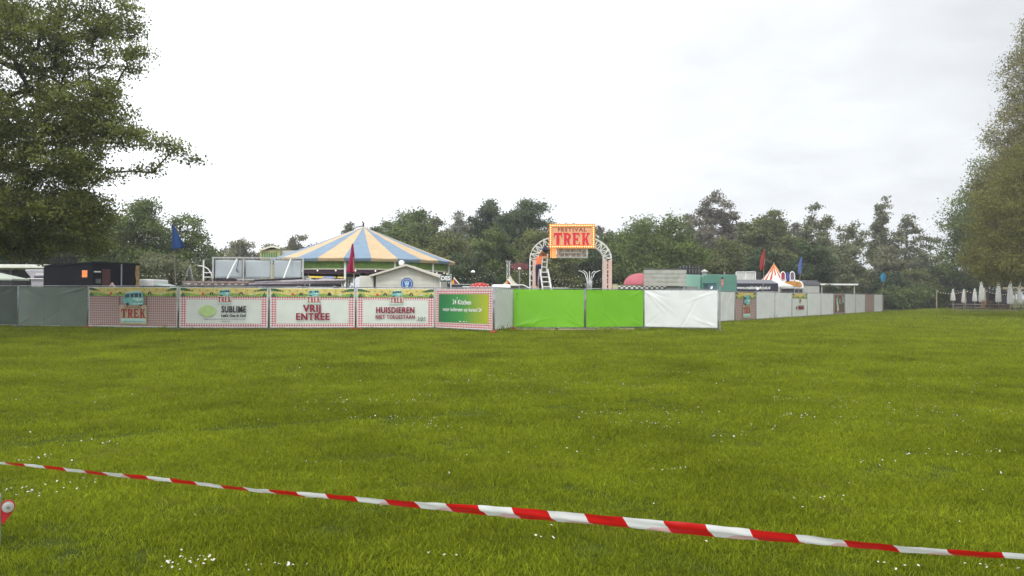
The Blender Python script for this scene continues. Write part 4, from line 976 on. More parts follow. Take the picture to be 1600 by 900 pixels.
def deck():
    d = 39.0; o, f = frame(350, d); t = thing('trailer', 'long low brownish flatbed trailer deck in front of the billboard', 'trailer', o); mb = MB()
    a, b = f(296, 441), f(398, 441); zt = f(340, 439.6).z
    mb.bb((a.x, -.9, zt-.10), (b.x, .9, zt)); mb.build('deck', mat('pinkish_brown_boards', (.30, .22, .20), .8, .25, 6), t)
    MB().bb((a.x+.1, -.93, zt-.24), (b.x-.1, .85, zt-.12)).build('side_rail', mat('grey_brown_rail', (.20, .16, .15), .6, .3, 8), t)
    m = MB()
    for i in range(9): m.bb((a.x+.3+i*.32, -.97, zt-.17), (a.x+.42+i*.32, -.935, zt-.13))
    m.build('fitting', white, t)
    for x in (a.x+.7, b.x-.7):
        w_ = MB(); w_.tube([(x, -.8, .35), (x, -.6, .35)], .35, 16); w_.tube([(x, .6, .35), (x, .8, .35)], .35, 16); w_.build('wheel', black, t)
    m = MB(); m.bb((a.x+.2, -.3, .5), (b.x-.2, .3, zt-.25)); m.build('chassis', dark, t)
    m = MB()                                              # heap of dark poles lying along the deck
    r = random.Random(3)
    for i in range(11): x = f(334+i*3, 438).x; m.box((x, .2, zt+.07), (.07, .4, .14), 0, (0, r.uniform(-.5, .5), 0))
    tag(m.build('clamp_heap', dark, loc=o), 'heap of dark clamps lying on the flatbed deck under the billboard', 'clamps')
deck()
def beams():
    d = 36.5; o, f = frame(470, d); mats_ = [mat('lilac_grey_beam', (.33, .29, .31), .5, .15, 5), dark, alu]
    L_ = [((398, 441.5), (540, 438.0), .10, 0, 'long lilac-grey beam on top of the stack left of the kiosk'), ((390, 444.5), (538, 441.0), .09, 0, 'second lilac-grey beam in the stack left of the kiosk'),
          ((385, 447.5), (532, 445.5), .11, 1, 'dark bottom beam of the stack left of the kiosk'), ((400, 438.5), (470, 434.5), .07, 1, 'thin dark slanting beam lying across the stack under the billboard')]
    for k, (p, q, h, m, lab) in enumerate(L_):
        mb = MB(); a, b = f(*p, -.1*k), f(*q, .1*k); mb.tube([a, b], h/1.5, 4); tag(mb.build('beam', mats_[m], loc=o), lab, 'beam', 'stacked beams behind the fence')
    tr = thing('trestle', 'grey trestle carrying the stacked beams behind the VRIJ ENTREE banner', 'trestle', o)
    for x in (410, 470, 525):
        c = f(x, 449); m = MB(); m.box((c.x, -.3, c.z/2), (.09, .09, c.z)); m.build('leg', galv, tr); m = MB(); m.box((c.x, .5, c.z/2), (.09, .09, c.z)); m.build('leg', galv, tr); m = MB(); m.box((c.x, .1, c.z+.03), (.1, 1.1, .07)); m.build('crossbar', galv, tr)
    m = MB(); c = f(487, 440)
    m.tube([f(476, 447), f(482, 428), f(484, 447)], .02, 5); m.tube([f(479, 436), f(483, 436)], .02, 5); tag(m.build('metal_bracket', alu, loc=o), 'small A-shaped metal bracket at the right end of the billboard', 'bracket')
beams()
def arc_frame():
    d = 40; o, f = frame(318, d); t = thing('handrail_frame', 'white tube ladder frame with curved arm left of the billboard', 'frame', o)
    p = [f(*q) for q in ((310, 415), (318, 416), (325, 420), (330, 427), (332, 438))]; MB().tube(p, .03, 6).build('curved_arm', white, t, smooth=True)
    MB().box((f(318, 430).x, 0, f(318, 406).z/2), (.06, .06, f(318, 406).z)).build('upright', white, t)
    for y in (426, 433): MB().tube([f(318, y), f(331, y)], .025, 6).build('rung', white, t)
arc_frame()
def tripod(): 
    d = 44; o, f = frame(297, d); t = thing('tripod', 'grey pole tripod standing between the blue pennant and the white ladder frame', 'tripod', o); ap = f(297, 415)
    for (x, y) in ((-.65, -.3), (.05, .6), (.5, -.4)): MB().tube([ap, (x*1.6, y, 0)], .022, 6).build('leg', galv, t)
    m = MB(); m.tube([f(286, 443), f(303, 443)], .02, 5); m.build('brace', alu, t)
tripod()

def food_sign():
    d = 62; o, f = frame(428, d); t = thing('food_truck', 'tall food truck with wavy cream roof sign and green lettering behind the billboard', 'food truck', o)
    a, b, c = f(406, 404), f(438, 404), f(458, 404); zt = f(420, 390).z
    MB().bb((a.x, 0, 1.2), (b.x, 2.2, zt)).build('body', mat('khaki_yellow_panel', (.38, .36, .14), .6, .1), t)
    MB().bb((b.x+.01, .2, 1.2), (c.x+.6, 2.6, zt-.05)).build('rear_body', mat('light_grey_panel', (.48, .50, .50), .6, .06), t)
    m = MB(); pts = []
    n = 16
    for i in range(n+1):
        u = i/n; x = f(406+u*33, 390).x; pts.append((x, zt+.12-.16*math.cos(u*6.0-.4)*.6+u*.12))
    for i in range(n): m.add([(pts[i][0], -.25, pts[i][1]), (pts[i+1][0], -.25, pts[i+1][1]), (pts[i+1][0], -.25, pts[i+1][1]-.13), (pts[i][0], -.25, pts[i][1]-.13), (pts[i][0], 2.2, pts[i][1]), (pts[i+1][0], 2.2, pts[i+1][1])], [(0, 1, 2, 3), (0, 1, 5, 4)])
    m.build('wavy_roof', mat('cream_roof', (.66, .62, .52), .5), t)
    g = MB(); r = random.Random(4)
    for i in range(7): x = f(409+i*3.6, 398).x; g.add([(x, -.01, zt-.75), (x+.11, -.01, zt-.72), (x+.12, -.01, zt-.2+.1*r.random()), (x+.02, -.01, zt-.25)], [(0, 1, 2, 3)])
    g.build('lettering', mat('deep_green_lettering', (.03, .17, .07), .5), t)
    for x in (a.x+.6, c.x-.2): MB().tube([(x, .1, .4), (x, .35, .4)], .4, 14).build('wheel', black, t)
    MB().bb((a.x+.1, .3, .5), (c.x+.4, 2.2, 1.2)).build('chassis', dark, t)
food_sign()

# ------------------------------------------------------------------ left: shed, tents, caravan
def shed():
    d = 40; bw = mat('black_stained_timber', (.006, .007, .011), .8, .3, 5, spec=.1); o, f = frame(142, d); t = thing('timber_shed', 'black timber shed with a lit orange window beside the big tree', 'shed', o)
    cx = f(145, 430).x; zl, zc, zr = P(68, 417, d+1.6).z, f(145, 411).z, P(217, 414, d+2).z; lx, rx = P(68, 430, d+1.6).x-o.x, P(217, 430, d+2).x-o.x
    # two faces meeting at a corner that points at the lawn
    pts = [(lx, 1.6), (cx, 0), (rx, 2.0), (cx+.2, 3.8)]; zs = [zl, zc, zr, zc-.1]
    m = MB(); m.add([(x, y, 0.05) for x, y in pts]+[(x, y, z) for (x, y), z in zip(pts, zs)], [(0, 1, 5, 4), (1, 2, 6, 5), (2, 3, 7, 6), (3, 0, 4, 7), (0, 1, 2, 3)]); m.build('wall', bw, t)
    m = MB(); cen = Vector((cx, 1.8)); q = [(cen.x+(x-cen.x)*1.03, cen.y+(y-cen.y)*1.03) for x, y in pts]
    m.add([(x, y, z+.01) for (x, y), z in zip(q, zs)]+[(x, y, z+.08) for (x, y), z in zip(q, zs)], [(0, 1, 2, 3), (4, 5, 6, 7), (0, 1, 5, 4), (1, 2, 6, 5), (2, 3, 7, 6), (3, 0, 4, 7)]); m.build('roof', mat('black_roof_felt', (.012, .013, .016), .9, spec=.1), t)
    def on(face, u, z, off=.015):
        (x0, y0), (x1, y1) = (pts[0], pts[1]) if face == 0 else (pts[1], pts[2]); dx, dy = x1-x0, y1-y0; n = math.hypot(dx, dy)
        return (x0+dx*u+dy/n*off, y0+dy*u-dx/n*off, z)
    ba = MB()
    for face, k in ((0, 16), (1, 15)):
        for i in range(k):
            u = (i+.5)/k; z1 = (zs[0]*(1-u)+zs[1]*u if face == 0 else zs[1]*(1-u)+zs[2]*u)-.02
            a, b = on(face, u-.006, .1), on(face, u+.006, .1); ba.add([a, b, (b[0], b[1], z1), (a[0], a[1], z1)], [(0, 1, 2, 3)])
    ba.build('batten', bw, t)
    def patch(name, face, u0, u1, z0, z1, m, off=.03):
        p = MB(); p.add([on(face, u0, z0, off), on(face, u1, z0, off), on(face, u1, z1, off), on(face, u0, z1, off)], [(0, 1, 2, 3)]); p.add([on(face, u0-.008, z0-.04, off-.01), on(face, u1+.008, z0-.04, off-.01), on(face, u1+.008, z1+.04, off-.01), on(face, u0-.008, z1+.04, off-.01)], [(0, 1, 2, 3)], 1)
        return p.build(name, [m, dark], t)
    zz = lambda y: f(140, y).z
    patch('lit_window', 0, .80, .90, zz(433), zz(422.5), mat('warm_lit_window', (.9, .20, .04), .5, .5, 9, emit=.45))
    patch('notice', 1, .02, .16, zz(425.2), zz(423.6), white); patch('door', 1, .2, .36, .1, zz(421), mat('dark_red_door', (.07, .02, .015), .6))
    patch('panel', 1, .06, .16, zz(442), zz(436), mat('dim_grey_panel', (.10, .10, .10), .6))
    p0, p1 = on(1, .60, .1, .05), on(1, .60, zr, .05); MB().tube([p0, p1], .035, 6).build('drainpipe', mat('grey_pipe', (.22, .22, .25), .5), t)
    ca = MB(); r = random.Random(2)
    L0 = [(0.86, .1), (1.01, .1), (1.02, zr*.55), (.99, zr*.78), (1.0, zr-.05), (.93, zr-.02), (.91, zr*.85), (.94, zr*.7), (.88, zr*.5)]
    ca.add([on(1, u, z, .06) for u, z in L0]+[on(1, u, z, .0) for u, z in L0], [tuple(range(9)), tuple(range(9, 18))]+[(i, (i+1) % 9, (i+1) % 9+9, i+9) for i in range(9)]); ca.build('carved_panel', mat('ochre_carved_wood', (.28, .18, .08), .8, .4, 8), t)
    m = MB(); c = on(1, .3, zz(442), .5); m.tube([(c[0]-.15, c[1], c[2]-.3), (c[0], c[1], c[2]), (c[0]+.12, c[1], c[2]-.25)], [.10, .05, .09], 8)
    tag(m.build('leaning_sack', mat('pinkish_sack', (.42, .30, .28), .7), loc=o), 'small pale pinkish bundle in front of the black shed door', 'bundle')
shed()
def left_bits():
    d = 50; o, f = frame(20, d); t = thing('marquee', 'white flat-roofed marquee with dark interior at the left edge', 'marquee', o)
    a, b = f(-60, 420), f(91, 420); z0, z1 = f(0, 419).z, f(0, 413).z; m = MB(); m.bb((a.x, 0, z0), (b.x, 4, z1)); m.build('roof', mat('ivory_tarpaulin', (.66, .66, .58), .6, .1), t, bevel=.05)
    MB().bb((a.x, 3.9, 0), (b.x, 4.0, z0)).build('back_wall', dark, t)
    for x in (a.x+.2, (a.x+b.x)/2, b.x-.1): MB().box((x, .1, z0/2), (.09, .09, z0)).build('post', dark, t)
    d = 47; o, f = frame(60, d); t = thing('caravan', 'small silver-grey caravan with slanted nose under the white marquee', 'caravan', o)
    sh_ = [(f(37, 421).x, f(37, 422).z), (f(40, 421).x, f(40, 420.8).z), (f(100, 421).x, f(100, 420.6).z), (f(100, 421).x, .45), (f(53, 421).x, .45), (f(47, 421).x, f(47, 433).z)]
    m = MB(); m.prism(sh_, 0, 2.1); m.build('body', mat('silver_grey_shell', (.34, .32, .35), .35, .05), t, bevel=.08)
    m = MB(); a, b = f(56, 427.5), f(68, 429.0); m.bb((a.x, -.02, b.z), (b.x+1, -.005, a.z)); m.build('stripe', white, t); m = MB(); a, b = f(45, 434.8), f(68, 436); m.bb((a.x, -.15, b.z), (b.x+.8, -.05, a.z)); m.build('bumper', white, t)
    m = MB(); a = f(60, 432); m.bb((a.x-.25, -.03, a.z-.08), (a.x+.3, -.008, a.z+.02)); m.build('window', dark, t)
    MB().tube([(f(75, 1).x, .05, .35), (f(75, 1).x, .25, .35)], .35, 14).build('wheel', black, t)
    d = 36; o, f = frame(-5, d); t = thing('pavilion_tent', 'pale pyramid canopy roof behind the leftmost fence panel', 'tent', o); ap = f(-10, 424); hw = f(33, 435).x-ap.x; ze = f(0, 436).z
    m = MB(); m.add([(ap.x, 0, ap.z), (ap.x-hw, -hw*.5, ze), (ap.x+hw, -hw*.5, ze), (ap.x+hw, hw*.5, ze), (ap.x-hw, hw*.5, ze)], [(0, 1, 2), (0, 2, 3), (0, 3, 4), (0, 4, 1)])
    for s in ((1, 2), (2, 3), (3, 4), (4, 1)):
        P4 = [None, (ap.x-hw, -hw*.5, ze), (ap.x+hw, -hw*.5, ze), (ap.x+hw, hw*.5, ze), (ap.x-hw, hw*.5, ze)]; p, q = P4[s[0]], P4[s[1]]; m.add([p, q, (q[0], q[1], q[2]-.06), (p[0], p[1], p[2]-.06)], [(0, 1, 2, 3)])
    m.build('canopy', mat('pale_green_canvas', (.45, .50, .42), .7, .06), t, solid=.01)
    for sx in (-1, 1):
        for sy in (-1, 1): MB().tube([(ap.x+sx*hw*.97, sy*hw*.48, 0), (ap.x+sx*hw*.97, sy*hw*.48, ze)], .03, 6).build('leg', dark, t)
    d = 44; o, f = frame(228, d); t = thing('white_van', 'white box-backed van roof right of the black shed', 'van', o); a, b = f(217, 444), f(240, 436.5)
    m = MB(); m.bb((a.x, 0, .5), (b.x, 1.9, b.z)); m.build('body', white, t, bevel=.05); m = MB(); m.bb((a.x, -.02, 1.5), (b.x+.9, -.005, 1.9)); m.build('windscreen', mat('dark_glass', (.02, .03, .035), .15), t)
    m = MB(); m.prism([(b.x-.05, .4), (b.x+1.6, .4), (b.x+1.7, 1.2), (b.x+1.2, 1.75), (b.x-.05, f(240, 442).z)], .05, 1.85); m.build('cab', mat('grey_green_paint', (.30, .38, .34), .4), t, bevel=.05)
    for x in (a.x+.3, b.x+1.1): MB().tube([(x, -.03, .32), (x, .2, .32)], .32, 14).build('wheel', black, t)
left_bits()

# ------------------------------------------------------------------ gate arch with lit sign
def truss(mb, pts, wd, ty, r=.025, n=6, seg=.45, m=0):
    """four-chord lattice along pts (x,z) with depth ty along y"""
    P_ = [Vector((x, 0, z)) for x, z in pts]; rails = [[], [], [], []]
    for i, p in enumerate(P_):
        t = (P_[min(i+1, len(P_)-1)]-P_[max(i-1, 0)]).normalized(); nn = Vector((-t.z, 0, t.x))
        for k, (a, b) in enumerate(((-1, -1), (1, -1), (1, 1), (-1, 1))): rails[k].append(p+nn*a*wd/2+Vector((0, b*ty/2, 0)))
    for rl in rails: mb.tube(rl, r, n, m)
    for i in range(len(P_)-1):
        for a, b in ((0, 1), (3, 2), (0, 3), (1, 2)):
            if i % 2: a, b = b, a
            mb.tube([rails[a][i], rails[b][i+1]], r*.6, 4, m, False); mb.tube([rails[a][i], rails[b][i]], r*.6, 4, m, False)
def gate():
    d = 38; o, f = frame(890, d); t = thing('gate_arch', 'white lattice truss gate arch with pink checked column wraps behind the lime panels', 'gate arch', o)
    wht = mat('white_truss_paint', (.74, .73, .70), .4, .05)
    lx = (f(827, 440).x+f(841, 440).x)/2; rx = (f(942, 440).x+f(955, 440).x)/2; zs = f(833, 404).z; wd = f(841, 440).x-f(827, 440).x-.06
    ztop = f(870, 376).z
    for s, x in (('l', lx), ('r', rx)):
        m = MB(); truss(m, [(x, .05+i*(zs-.05)/9) for i in range(10)], wd, wd, .026); m.build('column', wht, t)
        e = 1 if s == 'l' else -1; Rz = ztop-zs; Rx = 1.20
        m = MB(); truss(m, [(x+e*Rx*(1-math.cos(q)), zs+Rz*math.sin(q)) for q in [PI/2*i/8 for i in range(9)]], wd, wd, .026); m.build('corner_truss', wht, t)
        w_ = MB(); zt = f(833, 406).z
        if s == 'l': w_.bb((x-.06, -wd/2-.05, .05), (x+wd/2+.03, -wd/2-.03, zt)); w_.bb((x+wd/2+.035, -wd/2-.05, .05), (x+wd/2+.05, wd/2, zt))
        else: w_.bb((x-wd/2-.02, -wd/2-.05, .05), (x-.03, -wd/2-.03, zt)); w_.bb((x+.03, -wd/2-.05, .05), (x+wd/2+.02, -wd/2-.03, zt))
        w_.build('column_wrap', gingham('salmon_small_check', (.66, .56, .50), (.55, .27, .22), .05), t)
    m = MB(); truss(m, [(lx+1.20+i*(rx-lx-2.40)/6, ztop) for i in range(7)], wd, wd, .026); m.build('top_truss', wht, t)
    d2 = 37.4; o2, g = frame(891, d2); lw = g(864, 395), g(918, 395)
    bx = MB(); zc0, zc1 = g(890, 402).z, g(890, 388).z; x0, x1 = lw[0].x, lw[1].x
    for z in (zc0, zc1):
        for y in (0, .4): bx.tube([(x0, y, z), (x1, y, z)], .03, 6)
    for i in range(7):
        x = x0+(x1-x0)*i/6
        for y in (0, .4): bx.tube([(x, y, zc0), (x, y, zc1)], .02, 5)
        if i < 6:
            bx.tube([(x, 0, zc0 if i % 2 else zc1), (x+(x1-x0)/6, 0, zc1 if i % 2 else zc0)], .014, 4)
    bx.bb((x0+.02, .15, zc0+.03), (x1-.05, .17, zc1-.03), 1); bx.bb((x0+.35, -.05, (zc0+zc1)/2-.02), (x1-.3, -.01, (zc0+zc1)/2+.03), 2)
    u = thing('truss_box', 'pale truss box hanging under the lit gate sign', 'truss', o2); bx.build('lattice', [wht, mat('pinkish_cloth', (.48, .38, .33), .7), white], u)
    # lit sign
    o3, h = frame(894, 36.9); s = thing('lit_sign', 'bulb-lined glowing sign reading FESTIVAL TREK on top of the gate arch', 'sign', o3, R(-4))
    a, b = h(858.5, 388), h(929, 350); cx, cz = (a.x+b.x)/2, (a.z+b.z)/2; W_, H_ = (b.x-a.x)*1.02, (b.z-a.z)
    m = MB(); m.box((cx, .08, cz), (W_, .16, H_)); m.build('board', mat('salmon_sign_board', (.66, .33, .17), .6, .12, 4, emit=.08), s, bevel=.01)
    fr = MB(); fm = mat('amber_lit_frame', (.66, .24, .04), .5, .3, 12, emit=.08); e = .15
    for (p, q) in (((cx-W_/2, cz-H_/2), (cx+W_/2, cz-H_/2+e)), ((cx-W_/2, cz+H_/2-e), (cx+W_/2, cz+H_/2)), ((cx-W_/2, cz-H_/2+e), (cx-W_/2+e, cz+H_/2-e)), ((cx+W_/2-e, cz-H_/2+e), (cx+W_/2, cz+H_/2-e))): fr.bb((p[0], -.035, p[1]), (q[0], -.002, q[1]))
    fr.build('bulb_border', fm, s)
    le = MB(); k = 0
    for p in trek_pieces(cx-.01, cz-.155, 1.66, .62): le.add([(x, -.012-.0006*k, z) for x, z in p], [tuple(range(len(p)))]); k += 1
    le.build('large_lettering', mat('sign_red_lettering', (.62, .012, .03), .5), s)
    vs, fs = text_polys('FESTIVAL', .235, .008, 1.18, 'CENTER', 1.22); tb = MB(); tb.add([(cx+x, -.014, cz+.295+z) for x, z in vs], fs); tb.build('small_lettering', mat('sign_brown_lettering', (.28, .06, .04), .5), s)
    bl = MB(); bl.ball((0, 0, 0), .024, 0, 8); b0 = None; pos = []
    nx, nz = 19, 10
    for i in range(nx+1):
        for z in (cz-H_/2+e/2, cz+H_/2-e/2): pos.append((cx-W_/2+e/2+(W_-e)*i/nx, z))
    for j in range(1, nz):
        for x in (cx-W_/2+e/2, cx+W_/2-e/2): pos.append((x, cz-H_/2+e/2+(H_-e)*j/nz))
    for x, z in pos:
        if b0 is None: b0 = bl.build('bulb', mat('warm_sign_bulb', (1.0, .84, .52), .3, 0, emit=1.2), s, loc=(x, -.05, z), smooth=True)
        else: c = b0.copy(); COL.objects.link(c); c.location = (x, -.05, z)
    for x in (cx-.7, cx+.7):
        m = MB(); m.box((x, .25, cz-.1), (.06, .2, H_+.3)); m.build('bracket', wht, s)
    # bars given an orange glow for the light on the truss box end
    o4, h = frame(866, 37.1); a, b = h(860, 403), h(869, 388); m = MB()
    for i in range(4): x = a.x+(b.x-a.x)*i/3.5; m.bb((x, -.02, a.z), (x+.04, .02, b.z))
    tag(m.build('lit_truss_end', mat('orange_truss_end_glow', (1.0, .33, .08), .5, 0, emit=.9), loc=o4), 'bars glowing for the orange light on the left end of the truss box under the sign', 'lamp')
    # flood lamp
    o5, h = frame(852, 37.7); fl = thing('flood_lamp', 'dark blue flood lamp hanging in the left bend of the gate arch', 'lamp', o5); c = h(852, 390)
    m = MB(); m.box((c.x, 0, c.z), (.27, .26, .17), 0, (.5, .5, .2)); m.build('housing', mat('dark_blue_housing', (.02, .03, .09), .5), fl, bevel=.02); m = MB(); m.box((c.x-.02, -.17, c.z-.05), (.2, .03, .14), 0, (.5, .5, .2)); m.build('lens', mat('dark_glass', (.02, .03, .035), .15), fl)
    m = MB(); m.tube([(c.x, 0, c.z), (c.x+.1, 0, c.z+.35)], .02, 5); m.build('yoke', black, fl)
gate()
def ladder():
    d = 37.6; o, f = frame(851, d); t = thing('ladder', 'aluminium step ladder with extended top section inside the gate arch', 'ladder', o); al = mat('ladder_aluminium', (.62, .60, .60), .4, .05, metal=.2)
    def z0(x0, y0, x1, y1):      # extend a pixel line down to the ground
        p, q = f(x0, y0), f(x1, y1); k = (q.z)/(p.z-q.z); return Vector((q.x+(q.x-p.x)*k, 0, 0.0))
    def rail(p, q, y0, y1, w_=.045):
        p = Vector((p.x, y1, p.z)); q = Vector((q.x, y0, q.z)); MB().tube([p, q], w_, 4).build('rail', al, t)
    rail(f(844, 421), z0(844, 421, 847.7, 451), -.9, 0); rail(f(856, 421), z0(856, 421, 861, 451), -.9, 0)
    for i in range(11):
        y = 425.5+i*7.6; u = (y-421)/30.0
        l, r_ = f(844+3.7*u, y), f(856+5*u, y)
        if l.z < .2: break
        yy = -.9*(1-(l.z)/f(844, 421).z)*1.0; MB().tube([(l.x, yy, l.z), (r_.x, yy, r_.z)], .028, 5).build('rung', al, t)
    rail(f(843.5, 426), z0(843.5, 426, 839, 451), .9, .05, .03); rail(f(857, 426), z0(857, 426, 859, 451), .9, .05, .03)
    rail(f(848, 402), f(845.5, 430), .02, .02, .03); rail(f(856, 397), f(854, 425), .02, .02, .035)
    for y in (403, 409.5, 417.5): a, b = f(847.5-(y-402)*.08, y), f(855.5-(y-402)*.1, y); MB().tube([a, b], .026, 5).build('rung', al, t)
    MB().tube([f(848, 402), f(855, 402)], .04, 5).build('rung', mat('orange_lit_rung', (.62, .30, .12), .5), t)  # orange lamp light on the top rung put into its colour
ladder()

# ------------------------------------------------------------------ person on the ladder
def skin_mesh(name, vs, es, rad, m, parent, sub=2, root=0):
    me = bpy.data.meshes.new(name); me.from_pydata(vs, es, []); o = bpy.data.objects.new(name, me); COL.objects.link(o); o.parent = parent
    md = o.modifiers.new('s', 'SKIN'); md.use_smooth_shade = True
    if not me.skin_vertices: 
        bm = bmesh.new(); bm.from_mesh(me); bm.verts.layers.skin.verify(); bm.to_mesh(me); bm.free()
    for i, v in enumerate(me.skin_vertices[0].data):
        q = rad[i]; v.radius = q if isinstance(q, tuple) else (q, q); v.use_root = (i == root)
    sb = o.modifiers.new('u', 'SUBSURF'); sb.levels = sub; sb.render_levels = sub
    bpy.context.view_layer.update(); dg = bpy.context.evaluated_depsgraph_get(); nm = bpy.data.meshes.new_from_object(o.evaluated_get(dg)); o.modifiers.clear(); o.data = nm
    nm.materials.clear(); nm.materials.append(m); nm.polygons.foreach_set('use_smooth', [True]*len(nm.polygons)); return o
def person():
    o, f = frame(842, 37.7); z = f(842, 445.5).z; t = thing('person', 'person in orange top and navy trousers standing on the ladder reaching up to its top', 'person', (o.x, o.y, 0))
    skin = mat('skin', (.45, .26, .19), .6); navy = mat('navy_work_cloth', (.018, .018, .055), .8, .2, 8); org = mat('orange_work_shirt', (.62, .14, .035), .7, .1, 8)
    # body: pelvis, chest, neck, head, arms, legs; back to the camera, leaning forward to the right
    vs = [(0, 0, .92), (.02, .04, 1.12), (.06, .18, 1.27), (.09, .26, 1.36), (.11, .32, 1.41),
          (-.10, .0, .88), (-.10, .07, .50), (-.11, .0, .10), (-.10, .13, .03), (.10, .0, .88), (.10, .12, .52), (.08, .04, .12), (.08, .16, .05),
          (-.11, .20, 1.32), (-.10, .38, 1.22), (.08, .52, 1.34), (.13, .55, 1.39), (.24, .22, 1.33), (.36, .32, 1.46), (.43, .40, 1.60), (.44, .42, 1.66)]
    es = [(0, 1), (1, 2), (2, 3), (3, 4), (0, 5), (5, 6), (6, 7), (7, 8), (0, 9), (9, 10), (10, 11), (11, 12), (2, 13), (13, 14), (14, 15), (15, 16), (2, 17), (17, 18), (18, 19), (19, 20)]
    rd = [(.15, .11), (.13, .10), (.15, .11), .055, .055, .085, .062, .045, .04, .085, .062, .045, .04, .058, .043, .032, .03, .058, .043, .032, .03]
    vs = [(x, y, zz+z) for x, y, zz in vs]
    body = skin_mesh('body', vs, es, rd, skin, t)
    for p in body.data.vertices: pass
    body.data.materials.append(navy); body.data.materials.append(org)
    mi = []
    for p in body.data.polygons:
        c = p.center; h = c.z-z
        mi.append(1 if h < .98 else (2 if (h < 1.38 and True) or (c.x > .2 and h < 1.56) else 0))
    body.data.polygons.foreach_set('material_index', mi)
    hd = MB(); hd.ball((0, 0, 0), .105, 0, 14, 1.2); hd.tube([(.0, .1, -.02), (.0, .13, -.03)], [.018, .012], 6)
    for s in (-1, 1): hd.ball((s*.105, 0, 0), .022, 0, 6, 1.4); hd.ball((s*.035, .095, .015), .014, 1, 6)
    hd.build('head', [skin, black], t, smooth=True, loc=(.13, .37, z+1.50))
    hr = MB(); hr.lathe([(.112*math.sin(q), .125*math.cos(q)) for q in [PI*i/12 for i in range(1, 8)]]+[(.09, -.05)], 14); hr.build('hair', mat('orange_cap', (.55, .16, .04), .7), t, smooth=True, loc=(.13, .36, z+1.51))
    for (x, y, zz, s) in ((.13, .55, 1.39, -1), (.44, .42, 1.66, 1)):
        pv = [(0, 0, 0), (0, .02, .05), (0, .03, .085)]; pe = [(0, 1), (1, 2)]; pr = [.03, (.042, .022), (.040, .018)]
        for k in range(4):
            b = len(pv); dx = -.03+.02*k; L1 = (.035, .042, .04, .03)[k]; pv += [(dx, .035, .09), (dx*1.1, .055, .09+L1), (dx*1.1, .085, .09+L1*.8)]; pe += [(2, b), (b, b+1), (b+1, b+2)]; pr += [.011, .010, .008]
        b = len(pv); pv += [(.05*-s, .03, .05), (.06*-s, .065, .075)]; pe += [(1, b), (b, b+1)]; pr += [.013, .010]
        skin_mesh('hand', [(x+a, y+b_, z+zz+c) for a, b_, c in pv], pe, pr, skin, t, 1)
    sh_ = MB()
    for (x, y, zz) in ((-.10, .07, .0), (.08, .11, .02)): sh_.box((x, y, z+zz+.02), (.10, .27, .09))
    sh_.build('shoe', black, t, bevel=.03)
person()
